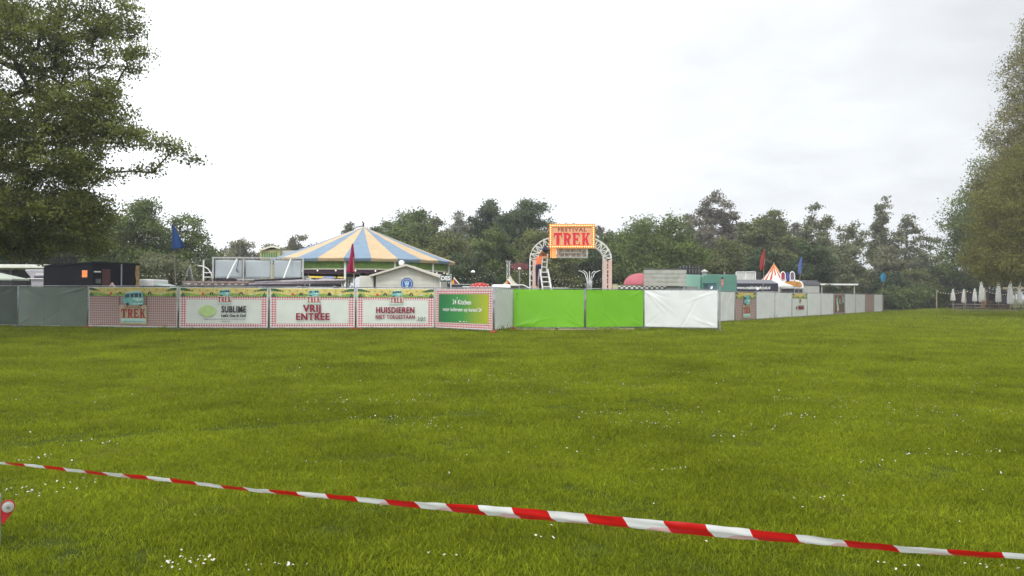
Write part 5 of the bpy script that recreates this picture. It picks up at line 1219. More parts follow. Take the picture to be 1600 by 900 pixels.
# ------------------------------------------------------------------ middle bits
def middle():
    o, f = frame(786, 36); t = thing('white_cabin', 'small white cabin with a rounded overhanging lid roof between the green banners', 'cabin', o); a, b = f(768, 452), f(798, 444.5)
    m = MB(); m.bb((a.x, 0, f(780, 453.2).z), (b.x, 1.1, b.z)); m.build('roof', mat('bright_white_lid', (.82, .82, .80), .4, .02), t, bevel=.08); m = MB(); m.bb((a.x+.12, .08, 0), (b.x-.12, 1.0, f(780, 453.3).z)); m.build('wall', mat('pale_cabin_wall', (.5, .5, .47), .6), t)
    o, f = frame(750, 44); t = thing('umbrella_stall', 'red domed stall roof with white scalloped trim above the 24 Kitchen banner', 'stall', o); rd = mat('crimson_canvas', (.46, .012, .02), .6, .1, trans=.1)
    c, e = f(750, 441.5), f(767, 451); rr = e.x; m = MB(); m.lathe([(.02, c.z)]+[(rr*math.sin(q), c.z-(c.z-e.z)*(1-math.cos(q))) for q in [PI/2*i/6 for i in range(1, 7)]]+[(rr, e.z-.12)], 16); m.build('dome', rd, t, smooth=True)
    m = MB()
    for i in range(16): a = 2*PI*i/16; m.tube([(rr*1.01*math.cos(a+PI/8*u), rr*1.01*math.sin(a+PI/8*u), e.z+.02+.10*math.sin(PI*u)) for u in (0, .25, .5, .75, 1)], .018, 4)
    m.build('scalloped_trim', white, t); m = MB()
    for i in range(12): a = 2*PI*i/12; m.ball((rr*.75*math.cos(a), rr*.75*math.sin(a), c.z-(c.z-e.z)*.30), .03, 0, 6)
    m.tube([(0, -rr*.62, c.z-.14), (-.06, -rr*.66, c.z-.08)], .02, 4); m.tube([(0, -rr*.62, c.z-.14), (.06, -rr*.66, c.z-.08)], .02, 4); m.build('ornament', mat('gold_ornament', (.7, .5, .3), .5), t)
    MB().tube([(0, 0, 0), (0, 0, c.z)], .04).build('pole', white, t)
    # orange pennant flags on guy lines
    of = mat('orange_cloth', (.70, .27, .02), .7, .05, trans=.2)
    for (px, d, apx, lab, w1) in ((709, 47, (709, 434), 'orange and dark red striped triangular awning right of the striped tent', 1), (791, 50, (793, 436), 'orange and black triangular awning on the small pointed tent', .7)):
        o, f = frame(px, d); t = thing('awning', lab, 'awning', o); k = d/F; ap = f(*apx); zb = f(px, 444.8).z
        m = MB(); m.add([(ap.x-4*k*w1, -.3, zb), (ap.x+1*k, -.3, zb), (ap.x, 0, ap.z)], [(0, 1, 2)], 0); m.add([(ap.x+1*k, -.3, zb), (ap.x+9*k*w1, -.3, zb), (ap.x, 0, ap.z)], [(0, 1, 2)], 1); m.build('cloth', [of, mat('dark_red_cloth', (.13, .02, .02), .7)], t, solid=.01)
        MB().tube([ap, (ap.x+10*k*w1, -.3, zb)], .03, 5).build('edge', white, t); MB().tube([(ap.x, .02, 0), ap], .03, 5).build('pole', galv, t)
    o, f = frame(799, 52); t = thing('pointed_tent', 'small cream pointed tent behind the white cabin', 'tent', o); ap = f(797.5, 431); ze = f(800, 446).z; k = 52/F; m = MB(); n = 12
    prof = [(.03, ap.z), (2.0*k, ap.z-.14), (6*k, ap.z-.36), (13*k, ze+.02), (14*k, ze-.04)]; m.lathe(prof, n, (ap.x, 0, 0)); m.build('canopy', [mat('cream_canvas', (.55, .52, .40), .7, .06, trans=.1)], t)
    MB().tube([(ap.x, 0, 0), (ap.x, 0, ap.z+.1)], .05).build('pole', wood, t); m = MB(); m.lathe([(13*k, ze-.03), (12.5*k, .1)], n, (ap.x, 0, 0)); m.build('side_wall', mat('dark_green_canvas', (.03, .04, .03), .8), t)
    o, f = frame(794, 60); t = thing('truss_tower', 'thin white truss tower left of the gate arch', 'tower', o); m = MB(); zt = f(794, 410).z; truss(m, [(0, i*zt/14) for i in range(15)], .2, .2, .02); m.build('lattice', white, t)
    for p, q in (((795, 410), (798, 409)), ((793, 410), (791, 411))): pass
    m = MB()
    for i in range(5): m.tube([(-.12+.06*i, 0, zt), (-.2+.1*i, 0, zt+.15)], .012, 4)
    m.build('spike', white, t)
    o, f = frame(811, 64); a, b = f(797, 422), f(826, 411); t = thing('hanging_banner', 'long dark red banner hanging behind the truss tower', 'banner', o); m = MB(); m.grid(lambda u, v: (a.x+(b.x-a.x)*u, .05*math.sin(u*9), a.z+(b.z-a.z)*v), 16, 4); m.build('cloth', mat('maroon_banner', (.13, .035, .035), .7, .3, 3), t, smooth=True, solid=.01)
    MB().tube([(a.x, 0, b.z), (b.x, 0, b.z)], .02, 5).build('cable', cablem, t)
    for x in (a.x, b.x): MB().tube([(x, 0, 0), (x, 0, b.z)], .03, 5).build('pole', dark, t)
    o, f = frame(811.5, 45); t = thing('lamp_post', 'slim grey lamp post between the truss tower and the gate arch', 'lamp post', o); m = MB(); zt = f(811, 422).z; m.tube([(0, 0, 0), (0, 0, zt)], .035); m.build('pole', galv, t); m = MB(); m.lathe([(.02, zt), (.09, zt+.03), (.10, zt+.10), (.02, zt+.16)], 10); m.build('lamp_head', white, t, smooth=True)
    # car roof behind
    o, f = frame(808, 42); t = thing('parked_car', 'dark grey car roof with pale rails behind the left lime panel corner', 'car', o); k = 42/F
    m = MB(); prof = [(-1.9, .35), (-2.0, .8), (-1.2, .95), (-.7, 1.62), (.2, 1.72), (.75, 1.62), (1.2, 1.05), (1.9, .9), (2.0, .4)]; m.prism([(x*.9, z) for x, z in prof], 0, 1.7); m.build('body', mat('dark_grey_car_paint', (.06, .065, .07), .3), t, bevel=.08)
    m = MB(); m.prism([(-.7, 1.05), (-.5, 1.5), (.6, 1.5), (.95, 1.05)], -.01, 0); m.build('window', mat('dark_glass', (.02, .03, .035), .15), t); m = MB(); zc = f(808, 446).z; m.tube([(-.5, .1, 1.70), (-.45, .1, zc+.02), (.30, .1, zc+.03), (.62, .1, zc-.12), (.66, .1, 1.66)], .035, 6); m.build('roof_rail', white, t, smooth=True)
    for x in (-1.2, 1.2): MB().tube([(x, -.02, .32), (x, .2, .32)], .32, 14).build('wheel', black, t)
    # dish-like white lamp
    o, f = frame(739, 58); t = thing('dish_lamp', 'white half-round lamp hanging between the trees right of the striped tent', 'lamp', o); c = f(739, 425); m = MB(); m.lathe([(.005, c.z+.12), (.09, c.z+.10), (.14, c.z+.02), (.15, c.z-.02), (.0, c.z-.02)], 12); m.build('shade', mat('glowing_white_shade', (.9, .9, .86), .4, 0, emit=.5), t, smooth=True)
    m = MB(); m.tube([(0, 0, 0), (.0, 0, c.z+.45)], .02, 5); m.build('pole', dark, t)
    # dark counter box behind 24 kitchen
    o, f = frame(714, 42); t = thing('counter', 'dark slate stall counter right of the kiosk', 'counter', o); a, b = f(705, 451), f(724, 445.2); m = MB(); m.bb((a.x, 0, 0), (b.x, 1, b.z)); m.build('body', mat('slate_counter', (.06, .055, .07), .6), t, bevel=.02); m = MB(); m.bb((a.x-.03, -.05, b.z+.002), (b.x+.35, 1.05, b.z+.05)); m.build('top', mat('grey_top', (.3, .3, .3), .5), t)
    m = MB(); a, b = f(723, 449), f(733, 448); m.bb((a.x, -.2, b.z-.03), (b.x, .3, b.z+.02)); m.bb((a.x+.05, 0, 0), (a.x+.1, .1, b.z-.03)); m.bb((b.x-.1, 0, 0), (b.x-.05, .1, b.z-.03)); tag(m.build('side_table', white, loc=o), 'white table edge between the slate counter and the red dome', 'table')
    # white plume frame
    o, f = frame(921, 45); t = thing('fountain_frame', 'white branching pipe frame spreading like a fountain inside the gate', 'pipe frame', o)
    for i, (ex, ey, mx_) in enumerate(((904, 423, 913), (911, 422.5, 917), (938, 422.5, 929), (931, 424, 925), (921, 425, 921))):
        bx = 917.5+i*1.7 if ex < 921 else 924.5-(i-2)*1.6
        MB().tube([f(bx, 452), f(bx, 440), f((bx+mx_)/2, 432), f(mx_, 427), f((mx_+ex)/2, 424), f(ex, ey)], [.025, .025, .024, .022, .02, .018], 6).build('pipe', white, t, smooth=True)
    for x in (919, 923): MB().tube([(f(x, 440).x, 0, 0), f(x, 452)], .025, 6).build('pipe', white, t)
    m = MB(); m.box((f(921, 445).x, .15, f(921, 446).z), (.32, .1, .35)); m.build('panel', mat('violet_panel', (.16, .12, .28), .6), t)
    # small roof behind lime fence
    o, f = frame(874, 40); t = thing('folding_table', 'white table top showing over the left lime panel by the ladder', 'table', o); a, b = f(863, 451), f(888, 449.5); m = MB(); m.bb((a.x, 0, b.z-.06), (b.x, .8, b.z)); m.build('top', white, t)
    for x in (a.x+.05, b.x-.05): MB().box((x, .4, b.z/2-.03), (.05, .6, b.z-.07)).build('leg', galv, t)
    o, f = frame(961, 44); m = MB(); a, b = f(958, 451), f(965, 445); m.bb((a.x, 0, 0), (b.x, .4, b.z)); m.bb((a.x-.02, -.02, b.z+.002), (b.x+.02, .42, b.z+.04)); tag(m.build('gas_cabinet', mat('pale_yellow_box', (.5, .45, .3), .6), loc=o, bevel=.01), 'small pale yellow box right of the gate arch column', 'box')
middle()
def right_bits():
    # pink dome parasol with chequered valance
    o, f = frame(1000, 46); t = thing('dome_parasol', 'pink dome roof over a stall left of the grey board wall', 'dome', o); k = 46/F; c = f(1000, 427); e = f(1000, 445); rr = 26*k; m = MB()
    m.lathe([(.02, c.z)]+[(rr*math.sin(q), c.z-(c.z-e.z)*(1-math.cos(q))) for q in [PI/2*i/7 for i in range(1, 8)]], 16); m.build('dome', mat('rose_canvas', (.50, .13, .16), .6, .08, trans=.15), t, smooth=False)
    MB().tube([(0, 0, 0), (0, 0, c.z)], .05).build('pole', wood, t); m = MB(); m.lathe([(5*k, e.z+.02), (5*k, e.z-.22)], 12, (-2*k, 0, 0)); m.build('hub', mat('dark_red_hub', (.25, .02, .02), .6), t)
    o, f = frame(1001, 44.5); t = thing('stall', 'stall with black and white chequered valance under the pink dome', 'stall', o); a, b = f(960, 447), f(1042, 447); z0, z1 = f(1000, 451.0).z, f(1000, 447.2).z
    va = gingham('black_white_check', (.72, .72, .68), (.02, .02, .02), .14, ('X', 'Z'), False); m = MB(); m.bb((a.x, 0, z0), (b.x, .03, z1)); m.build('valance', va, t)
    m = MB(); m.bb((a.x-.05, .035, z1-.02), (b.x, 1.6, z1+.05)); m.build('counter_roof', mat('olive_grey_board', (.30, .28, .20), .7), t)
    for x in (a.x+.1, b.x-.1): MB().box((x, .1, z0/2), (.08, .08, z0)).build('post', wood, t)
    MB().bb((a.x+.1, 1.2, .2), (b.x-.1, 1.25, z0-.1)).build('back_wall', mat('dark_red_wall', (.10, .02, .02), .7), t)
    # grey boards
    o, f = frame(1039, 43.5); t = thing('board_wall', 'raised grey weathered board wall of four planks left of the teal caravan', 'board wall', o); a, b = f(1006, 446.5), f(1072.5, 421.5); gw = mat('grey_weathered_board', (.36, .36, .32), .8, .15, 3); n = 4; H = (b.z-a.z)/n
    for i in range(n): m = MB(); m.bb((a.x, 0, a.z+i*H), (b.x, .04, a.z+(i+1)*H-.02)); m.build('plank', gw, t)
    m = MB(); m.bb((a.x, .05, a.z), (a.x+.06, .12, b.z+.03)); m.bb((b.x-.06, .05, a.z), (b.x, .12, b.z+.03)); m.bb((a.x, -.01, b.z), (b.x, .05, b.z+.05)); m.build('frame', mat('dark_metal_edge', (.1, .1, .1), .6), t)
    MB().bb((f(1044, 1).x, .3, .1), (b.x+1.3*0+.7, .36, a.z-.02)).build('lower_panel', mat('dark_grey_panel', (.20, .20, .19), .6, .1), t)
    for x in (a.x+.1, b.x-.1): MB().box((x, .1, a.z/2), (.07, .07, a.z)).build('post', galv, t)
    # teal caravan
    tl = mat('teal_green_paint', (.075, .20, .15), .4, .12, 2); tl2 = mat('faded_teal_paint', (.20, .38, .30), .45, .1, 2)
    o, f = frame(1110, 49); t = thing('teal_caravan', 'teal green caravan with a lighter left side and rounded roof corner', 'caravan', o); a, b = f(1097, 453), f(1151.5, 429); zt = b.z
    m = MB(); pr = [(a.x, .5), (b.x, .5), (b.x, zt-.05), (b.x-.08, zt), (a.x+.35, zt), (a.x+.12, zt-.06), (a.x, zt-.28)]; m.prism(pr, 0, 2.2); m.build('body', tl, t, bevel=.04)
    l = f(1072, 445); m = MB(); m.prism([(l.x, 1.2), (a.x-.01, 1.2), (a.x-.01, zt-.2), (a.x-.01, zt-.02), (l.x, zt-.0)], .3, 2.1); m.build('side_body', tl2, t, bevel=.03)
    m = MB(); c, e = f(1099, 452), f(1107, 444); m.bb((c.x, -.012, c.z-.5), (e.x, -.002, e.z)); m.build('door', mat('dark_teal_opening', (.02, .06, .07), .5), t); m = MB(); c, e = f(1098, 443.6), f(1119, 442.6); m.bb((c.x, -.05, c.z), (e.x, 0, e.z)); m.build('gutter', mat('dark_teal_opening', (.02, .06, .07), .5), t)
    m = MB(); c, e = f(1108, 452), f(1119, 444.5); m.bb((c.x, -.012, c.z-.5), (e.x, -.002, e.z)); m.build('window', mat('dim_blue_glass', (.05, .12, .16), .3), t)
    c = f(1128.5, 440); k = 49/F; m = MB()       # painted figure on the side
    m.lathe([(.02, c.z+6*k), (2.0*k, c.z+3*k), (1.6*k, c.z), (2.2*k, c.z-3*k), (1.2*k, c.z-7*k), (1.5*k, c.z-8*k)], 8, (c.x, 0, 0), 0); o2 = m.build('painted_figure', mat('pink_figure_paint', (.45, .18, .17), .6, .3, 10), t); o2.scale = (1, .05, 1); o2.location = (0, -.012, 0)
    m = MB(); m.add([(c.x-2.6*k, -.03, c.z+4*k), (c.x+2*k, -.03, c.z+4*k), (c.x+.6*k, -.03, c.z+7.5*k), (c.x-.8*k, -.03, c.z+7*k)], [(0, 1, 2, 3)]); m.build('painted_hair', m_ink, t)
    for x in (a.x+.6, b.x-.5): MB().tube([(x, -.02, .36), (x, .2, .36)], .36, 14).build('wheel', black, t)
    m = MB(); c = f(1136, 427); m.tube([(c.x-.05, .5, zt), (c.x-.05, .5, c.z-.02), (c.x+.02, .5, c.z+.05)], .03, 6); m.build('vent_pipe', mat('pink_pipe', (.55, .35, .33), .5), t)
    o, f = frame(1101, 50.2); m = MB(); c = f(1101, 424.5); k = 50.2/F
    t = thing('roof_cowl', 'grey metal chimney cowl with conical cap on the teal caravan', 'chimney', o); m.lathe([(.0, f(1101, 420.5).z), (5.6*k, c.z+.02), (5.4*k, c.z-.03), (4.2*k, c.z-.03)], 14, (c.x, 0, 0)); m.build('cap', mat('pale_metal', (.45, .44, .42), .4), t); m = MB(); m.lathe([(4.2*k, c.z-.04), (4.2*k, f(1101, 431).z)], 14, (c.x, 0, 0)); m.build('drum', mat('dull_metal', (.22, .22, .22), .5), t)
    o, f = frame(1079, 53); t = thing('pipe_rack', 'row of dark and grey upright pipes standing behind the board wall', 'pipe rack', o); r = random.Random(8)
    for i in range(15):
        x = 1061+i*2.45; m = MB(); p = f(x, 430), f(x+r.uniform(-.3, .3), 415+r.uniform(-1, 1.5)); m.tube([(p[0].x, .1*(i % 2), .0), (p[1].x, .1*(i % 2), p[1].z)], .028 if i % 2 else .045, 6); m.build('pipe', [dark, mat('lilac_grey_pipe', (.24, .22, .25), .5)][i % 2], t)
    for y in (419, 427): MB().tube([f(1061, y), f(1096, y)], .03, 5).build('rail', dark, t)
    # framed screen
    o, f = frame(1164, 58); t = thing('screen_frame', 'white framed light grey screen right of the teal caravan', 'screen', o); a, b = f(1150, 438), f(1180.5, 425.5); m = MB(); k = .05
    for p, q in (((a.x, a.z), (b.x, a.z)), ((a.x, b.z), (b.x, b.z+.02)), ((a.x, a.z), (a.x, b.z)), ((b.x, a.z), (b.x, b.z)), (((a.x+b.x)/2, a.z), ((a.x+b.x)/2, b.z)), ((b.x, a.z-.05), (b.x, 0)), ((a.x, a.z), (a.x, 0))): m.tube([(p[0], 0, p[1]), (q[0], 0, q[1])], .035, 4)
    m.build('frame', white, t); MB().bb((a.x+.05, .02, a.z+.05), (b.x-.05, .04, b.z-.05)).build('sheet', mat('light_beige_sheet', (.50, .49, .46), .6), t)
    o, f = frame(1186, 58.5); a, b = f(1181, 438), f(1189, 425); t = thing('speaker_box', 'black loudspeaker box right of the framed screen', 'speaker', o); m = MB(); m.bb((a.x, 0, a.z-.6), (b.x, .4, b.z)); m.build('cabinet', black, t, bevel=.02); m = MB(); m.bb((a.x+.1, .1, 0), (a.x+.18, .2, a.z-.61)); m.build('stand', dark, t)
    # black awning with web address
    o, f = frame(1184, 54.5); t = thing('black_stall', 'long black stall awning with a white web address', 'stall', o); a, b = f(1151, 452.8), f(1216, 443); m = MB(); m.bb((a.x, 0, a.z-.1), (b.x, .05, b.z)); m.build('valance', mat('black_awning', (.02, .02, .035), .6), t)
    m = MB(); m.add([(a.x, -.02, b.z), (b.x, -.02, b.z), (b.x, 1.6, b.z+.28), (a.x, 1.6, b.z+.28)], [(0, 1, 2, 3)]); m.build('awning_roof', mat('grey_awning_top', (.16, .16, .18), .6), t, solid=.02)
    vs, fs = text_polys('www.makinthafood.nl', .29, .006, .92, 'LEFT', .96); c = f(1151.5, 449.5); m = MB(); m.add([(c.x+x, -.02, c.z+z) for x, z in vs], fs); m.build('lettering', white, t)
    for x in (a.x+.1, b.x-.1): MB().box((x, .1, (a.z)/2), (.07, .07, a.z)).build('post', galv, t)
    # circus tents
    o, f = frame(1209, 64); k = 64/F; t = thing('circus_tent', 'pointed red, white and orange striped tent behind the black awning', 'tent', o); ap = f(1209, 413); ze = f(1209, 444).z; m = MB(); n = 28
    prof = [(.05, ap.z), (3*k, ap.z-4*k), (9*k, ap.z-13*k), (17*k, ap.z-23*k), (27*k, ze), (27*k, ze-.2)]
    for i in range(n):
        a0, a1 = 2*PI*i/n, 2*PI*(i+1)/n
        for (r0, z0), (r1, z1) in zip(prof[:-1], prof[1:]): m.add([(r0*math.cos(a0), r0*math.sin(a0), z0), (r0*math.cos(a1), r0*math.sin(a1), z0), (r1*math.cos(a1), r1*math.sin(a1), z1), (r1*math.cos(a0), r1*math.sin(a0), z1)], [(0, 1, 2, 3)], i % 2)
    m.build('canopy', [mat('red_stripe_canvas', (.42, .07, .04), .7), mat('white_stripe_canvas', (.72, .68, .60), .7)], t, solid=.01); MB().tube([(0, 0, 0), (0, 0, ap.z+.15)], .05).build('pole', woodl, t); m = MB()
    m.lathe([(26*k, ze-.2), (26*k, .05)], n); m.build('side_wall', mat('off_white_wall', (.5, .48, .44), .7), t)
    m = MB()
    for i in range(6): a0 = PI+PI*(i+.5)/6; m.tube([(0, 0, ap.z+.02), (3*k*math.cos(a0), 3*k*math.sin(a0), ap.z-4*k+.03), (9*k*math.cos(a0), 9*k*math.sin(a0), ap.z-13*k+.03)], .03, 4)
    m.build('edge_rope', m_orange, t)
    o, f = frame(1222, 59); k = 59/F; t = thing('white_tent', 'plain white swooping pointed tent in front of the striped one', 'tent', o); ap = f(1212, 430); ze = f(1212, 449).z; m = MB(); m.lathe([(.03, ap.z), (3*k, ap.z-4*k), (9*k, ap.z-9*k), (17*k, ap.z-13*k), (28*k, ap.z-16.5*k), (28*k, ze)], 8, (ap.x, 0, 0)); m.build('canopy', mat('white_canvas', (.72, .70, .66), .7, .05, trans=.1), t, solid=.01); MB().tube([(ap.x, 0, 0), (ap.x, 0, ap.z)], .04).build('pole', white, t)
    # ornate arches
    o, f = frame(1231, 60); t = thing('ornate_sign', 'fairground top sign with two white-edged red arches and a blue figure between', 'sign', o)
    for cx in (1223.5, 1238): 
        k = 60/F; c = f(cx, 430); m = MB(); pts = [(c.x+3.6*k*math.cos(q), 0, c.z+5.4*k*math.sin(q)) for q in [PI*i/10-.2 for i in range(11)]]; pts = [(pts[0][0], 0, c.z-7*k)]+pts+[(pts[-1][0], 0, c.z-7*k)]; m.tube(pts, .04, 5); m.build('arch_edge', white, t)
        m = MB(); m.prism([(p[0]*.999+(c.x-p[0])*.12, p[2]) for p in pts], .0, .03); m.build('arch_panel', mat('deep_red_panel', (.30, .03, .05), .6, .4, 14) if cx < 1230 else mat('mauve_panel', (.16, .10, .16), .6, .4, 14), t)
    c = f(1231, 432); k = 60/F; m = MB(); m.tube([(c.x, 0, c.z-8*k), (c.x, 0, c.z-3*k), (c.x-.5*k, 0, c.z+3*k), (c.x, 0, c.z+6.5*k)], [.10, .13, .07, .08], 8); m.build('figure', mat('royal_blue_paint', (.04, .05, .26), .5, .3, 12), t, smooth=True)
    m = MB(); a, b = f(1219, 438), f(1243, 436.8); m.bb((a.x, -.05, a.z), (b.x, .1, b.z)); m.build('base_board', mat('off_white_wall', (.5, .48, .44), .7), t)
    for x in (a.x+.05, b.x-.05): MB().tube([(x, .05, 0), (x, .05, a.z)], .03, 5).build('post', galv, t)
    # orange round-ended caravan
    o, f = frame(1243, 62); k = 62/F; t = thing('orange_caravan', 'rounded orange caravan front with thick white edge behind the faded blue pennant', 'caravan', o); L0 = [(1225, 451), (1256, 451), (1256.5, 446), (1254, 440.5), (1249, 438), (1241, 437), (1225, 436.6)]
    q = [f(*p) for p in L0]; m = MB(); m.prism([(p.x, p.z) for p in q], .02, 2.2); m.build('body', white, t, bevel=.05); L1 = [(1227, 448), (1252, 448), (1253, 445), (1250.5, 441.5), (1246, 440), (1240, 439.3), (1227, 439)]; q = [f(*p) for p in L1]; m = MB(); m.prism([(p.x, p.z) for p in q], -.03, .0); m.build('panel', mat('orange_ochre_panel', (.52, .22, .02), .6, .3, 6), t)
    for x in (f(1230, 1).x, f(1250, 1).x): MB().tube([(x, 0, .35), (x, .25, .35)], .35, 12).build('wheel', black, t)
    MB().bb((f(1226, 1).x, .1, .5), (f(1255, 1).x, 2, f(1240, 452).z)).build('chassis', dark, t)
    # grey roofed wagon and flat roof shelter
    o, f = frame(1268, 66); t = thing('wagon', 'pale wagon with a curved dark grey roof right of the orange caravan', 'wagon', o); q = [f(*p) for p in ((1250, 445), (1254, 439.5), (1262, 438), (1276, 438.5), (1282, 442), (1282, 445.5))]; m = MB(); m.prism([(p.x, p.z) for p in q], 0, 2.4); m.build('roof', mat('charcoal_roof', (.12, .12, .13), .6, .1), t)
    a, b = f(1256, 455), f(1282, 445.6); m = MB(); m.bb((a.x, .1, .6), (b.x-.05, 2.3, b.z-.01)); m.build('wall', mat('dull_white_wall', (.38, .38, .35), .6, .1), t)
    for x in (a.x+.3, b.x-.4): MB().tube([(x, 0, .35), (x, .25, .35)], .35, 12).build('wheel', black, t)
    o, f = frame(1312, 77); t = thing('shelter', 'open shelter with a thin flat white roof behind the side fence row', 'shelter', o); a, b = f(1282, 443.8), f(1341, 445); m = MB(); m.bb((a.x, 0, b.z-.05), (b.x, 3, a.z+.05)); o2 = m.build('roof', white, t)
    MB().bb((a.x+.2, 2.5, .1), (b.x-.8, 2.6, b.z-.1)).build('back_wall', mat('dark_plum_wall', (.05, .03, .04), .7), t)
    for x in (a.x+.2, f(1309, 1).x, b.x-.3): MB().box((x, .2, (b.z-.05)/2), (.10 if x != f(1309, 1).x else .3, .1, b.z-.05)).build('post', mat('dull_white_wall', (.38, .38, .35), .6, .1), t)
    for i, (px, w_) in enumerate(((1292, 5), (1305, 5))):
        d_ = 72; b_ = at(px, d_); k = d_/F; tree('potted_shrub', ['left narrow upright shrub in front of the flat white roof', 'right narrow upright shrub in front of the flat white roof'][i], b_, [((b_.x, b_.y, 1.9), (w_*k, .3, .9), 1)], 30, 1600, .12, .12, G_DARK, 400+i, trunk_h=2.2, cat='shrub', step=.3)
    for px, d, lab in ((1112, 48.0, 'tilted white plate with blue rim by the teal caravan door'), (1184, 50.5, 'tilted white plate with green rim in front of the black awning')):
        o, f = frame(px, d); y = 449.5 if px < 1150 else 451; c = f(px, y); m = MB(); m.lathe([(.0, .02), (.16, .02), (.19, .0), (.0, -.01)], 14); ob = m.build('round_plate', [white], loc=(o.x+c.x, d, c.z)); ob.rotation_euler = (R(70), R(35), 0); ob.scale = (.34, .6, .6)
        tag(ob, lab.replace(' with blue rim', '').replace(' with green rim', ''), 'plate')
right_bits()

# ------------------------------------------------------------------ string lights
def lights(pts, label, sag=.25, n=12, r=.045, dx=None, posts=False):
    a, b = Vector(pts[0]), Vector(pts[1]); t = thing('string_lights', label, 'string lights', (a.x, a.y, 0), 0, 'strings of festoon bulbs')
    cat = [a.lerp(b, i/(2*n))-Vector((0, 0, sag*4*(i/(2*n))*(1-i/(2*n)))) for i in range(2*n+1)]
    off = Vector((a.x, a.y, 0)); MB().tube([p-off for p in cat], .008, 4).build('cable', cablem, t); r = r*.4; bl = MB(); bl.ball((0, 0, 0), r, 0, 8, 1.2); b0 = None
    for i in range(n):
        p = cat[2*i+1]-off-Vector((0, 0, r))
        if b0 is None: b0 = bl.build('bulb', bulbm, t, loc=p, smooth=True)
        else: c = b0.copy(); COL.objects.link(c); c.location = p
    return t
def PP(px, py, d): return tuple(P(px, py, d))
lights((PP(706, 433, 50), PP(794, 411, 60)), 'festoon lights rising from the striped tent to the truss tower', .5, 12)
lights((PP(796, 411, 60), PP(826, 428, 40)), 'short festoon string from the truss tower down to the gate arch', .2, 7, .04)
lights((PP(858, 434, 48), PP(916, 425, 47)), 'upper festoon string between the ladder and the fountain frame', .25, 12, .035)
lights((PP(858, 436, 44), PP(942, 438, 44)), 'middle festoon string across the gate opening', .3, 14, .032)
lights((PP(862, 448, 46), PP(942, 434, 46)), 'lowest festoon string across the gate opening', .18, 13, .032)
lights((PP(206, 426, 42), PP(268, 427, 42)), 'festoon string between the black shed and the blue pennant', .15, 9, .04)
lights((PP(274, 427, 42), PP(334, 424, 42)), 'festoon string between the blue pennant and the billboard', .15, 8, .035)
lights((PP(722, 443, 45), PP(770, 443, 45)), 'festoon string just above the red domed stall', .04, 10, .03)

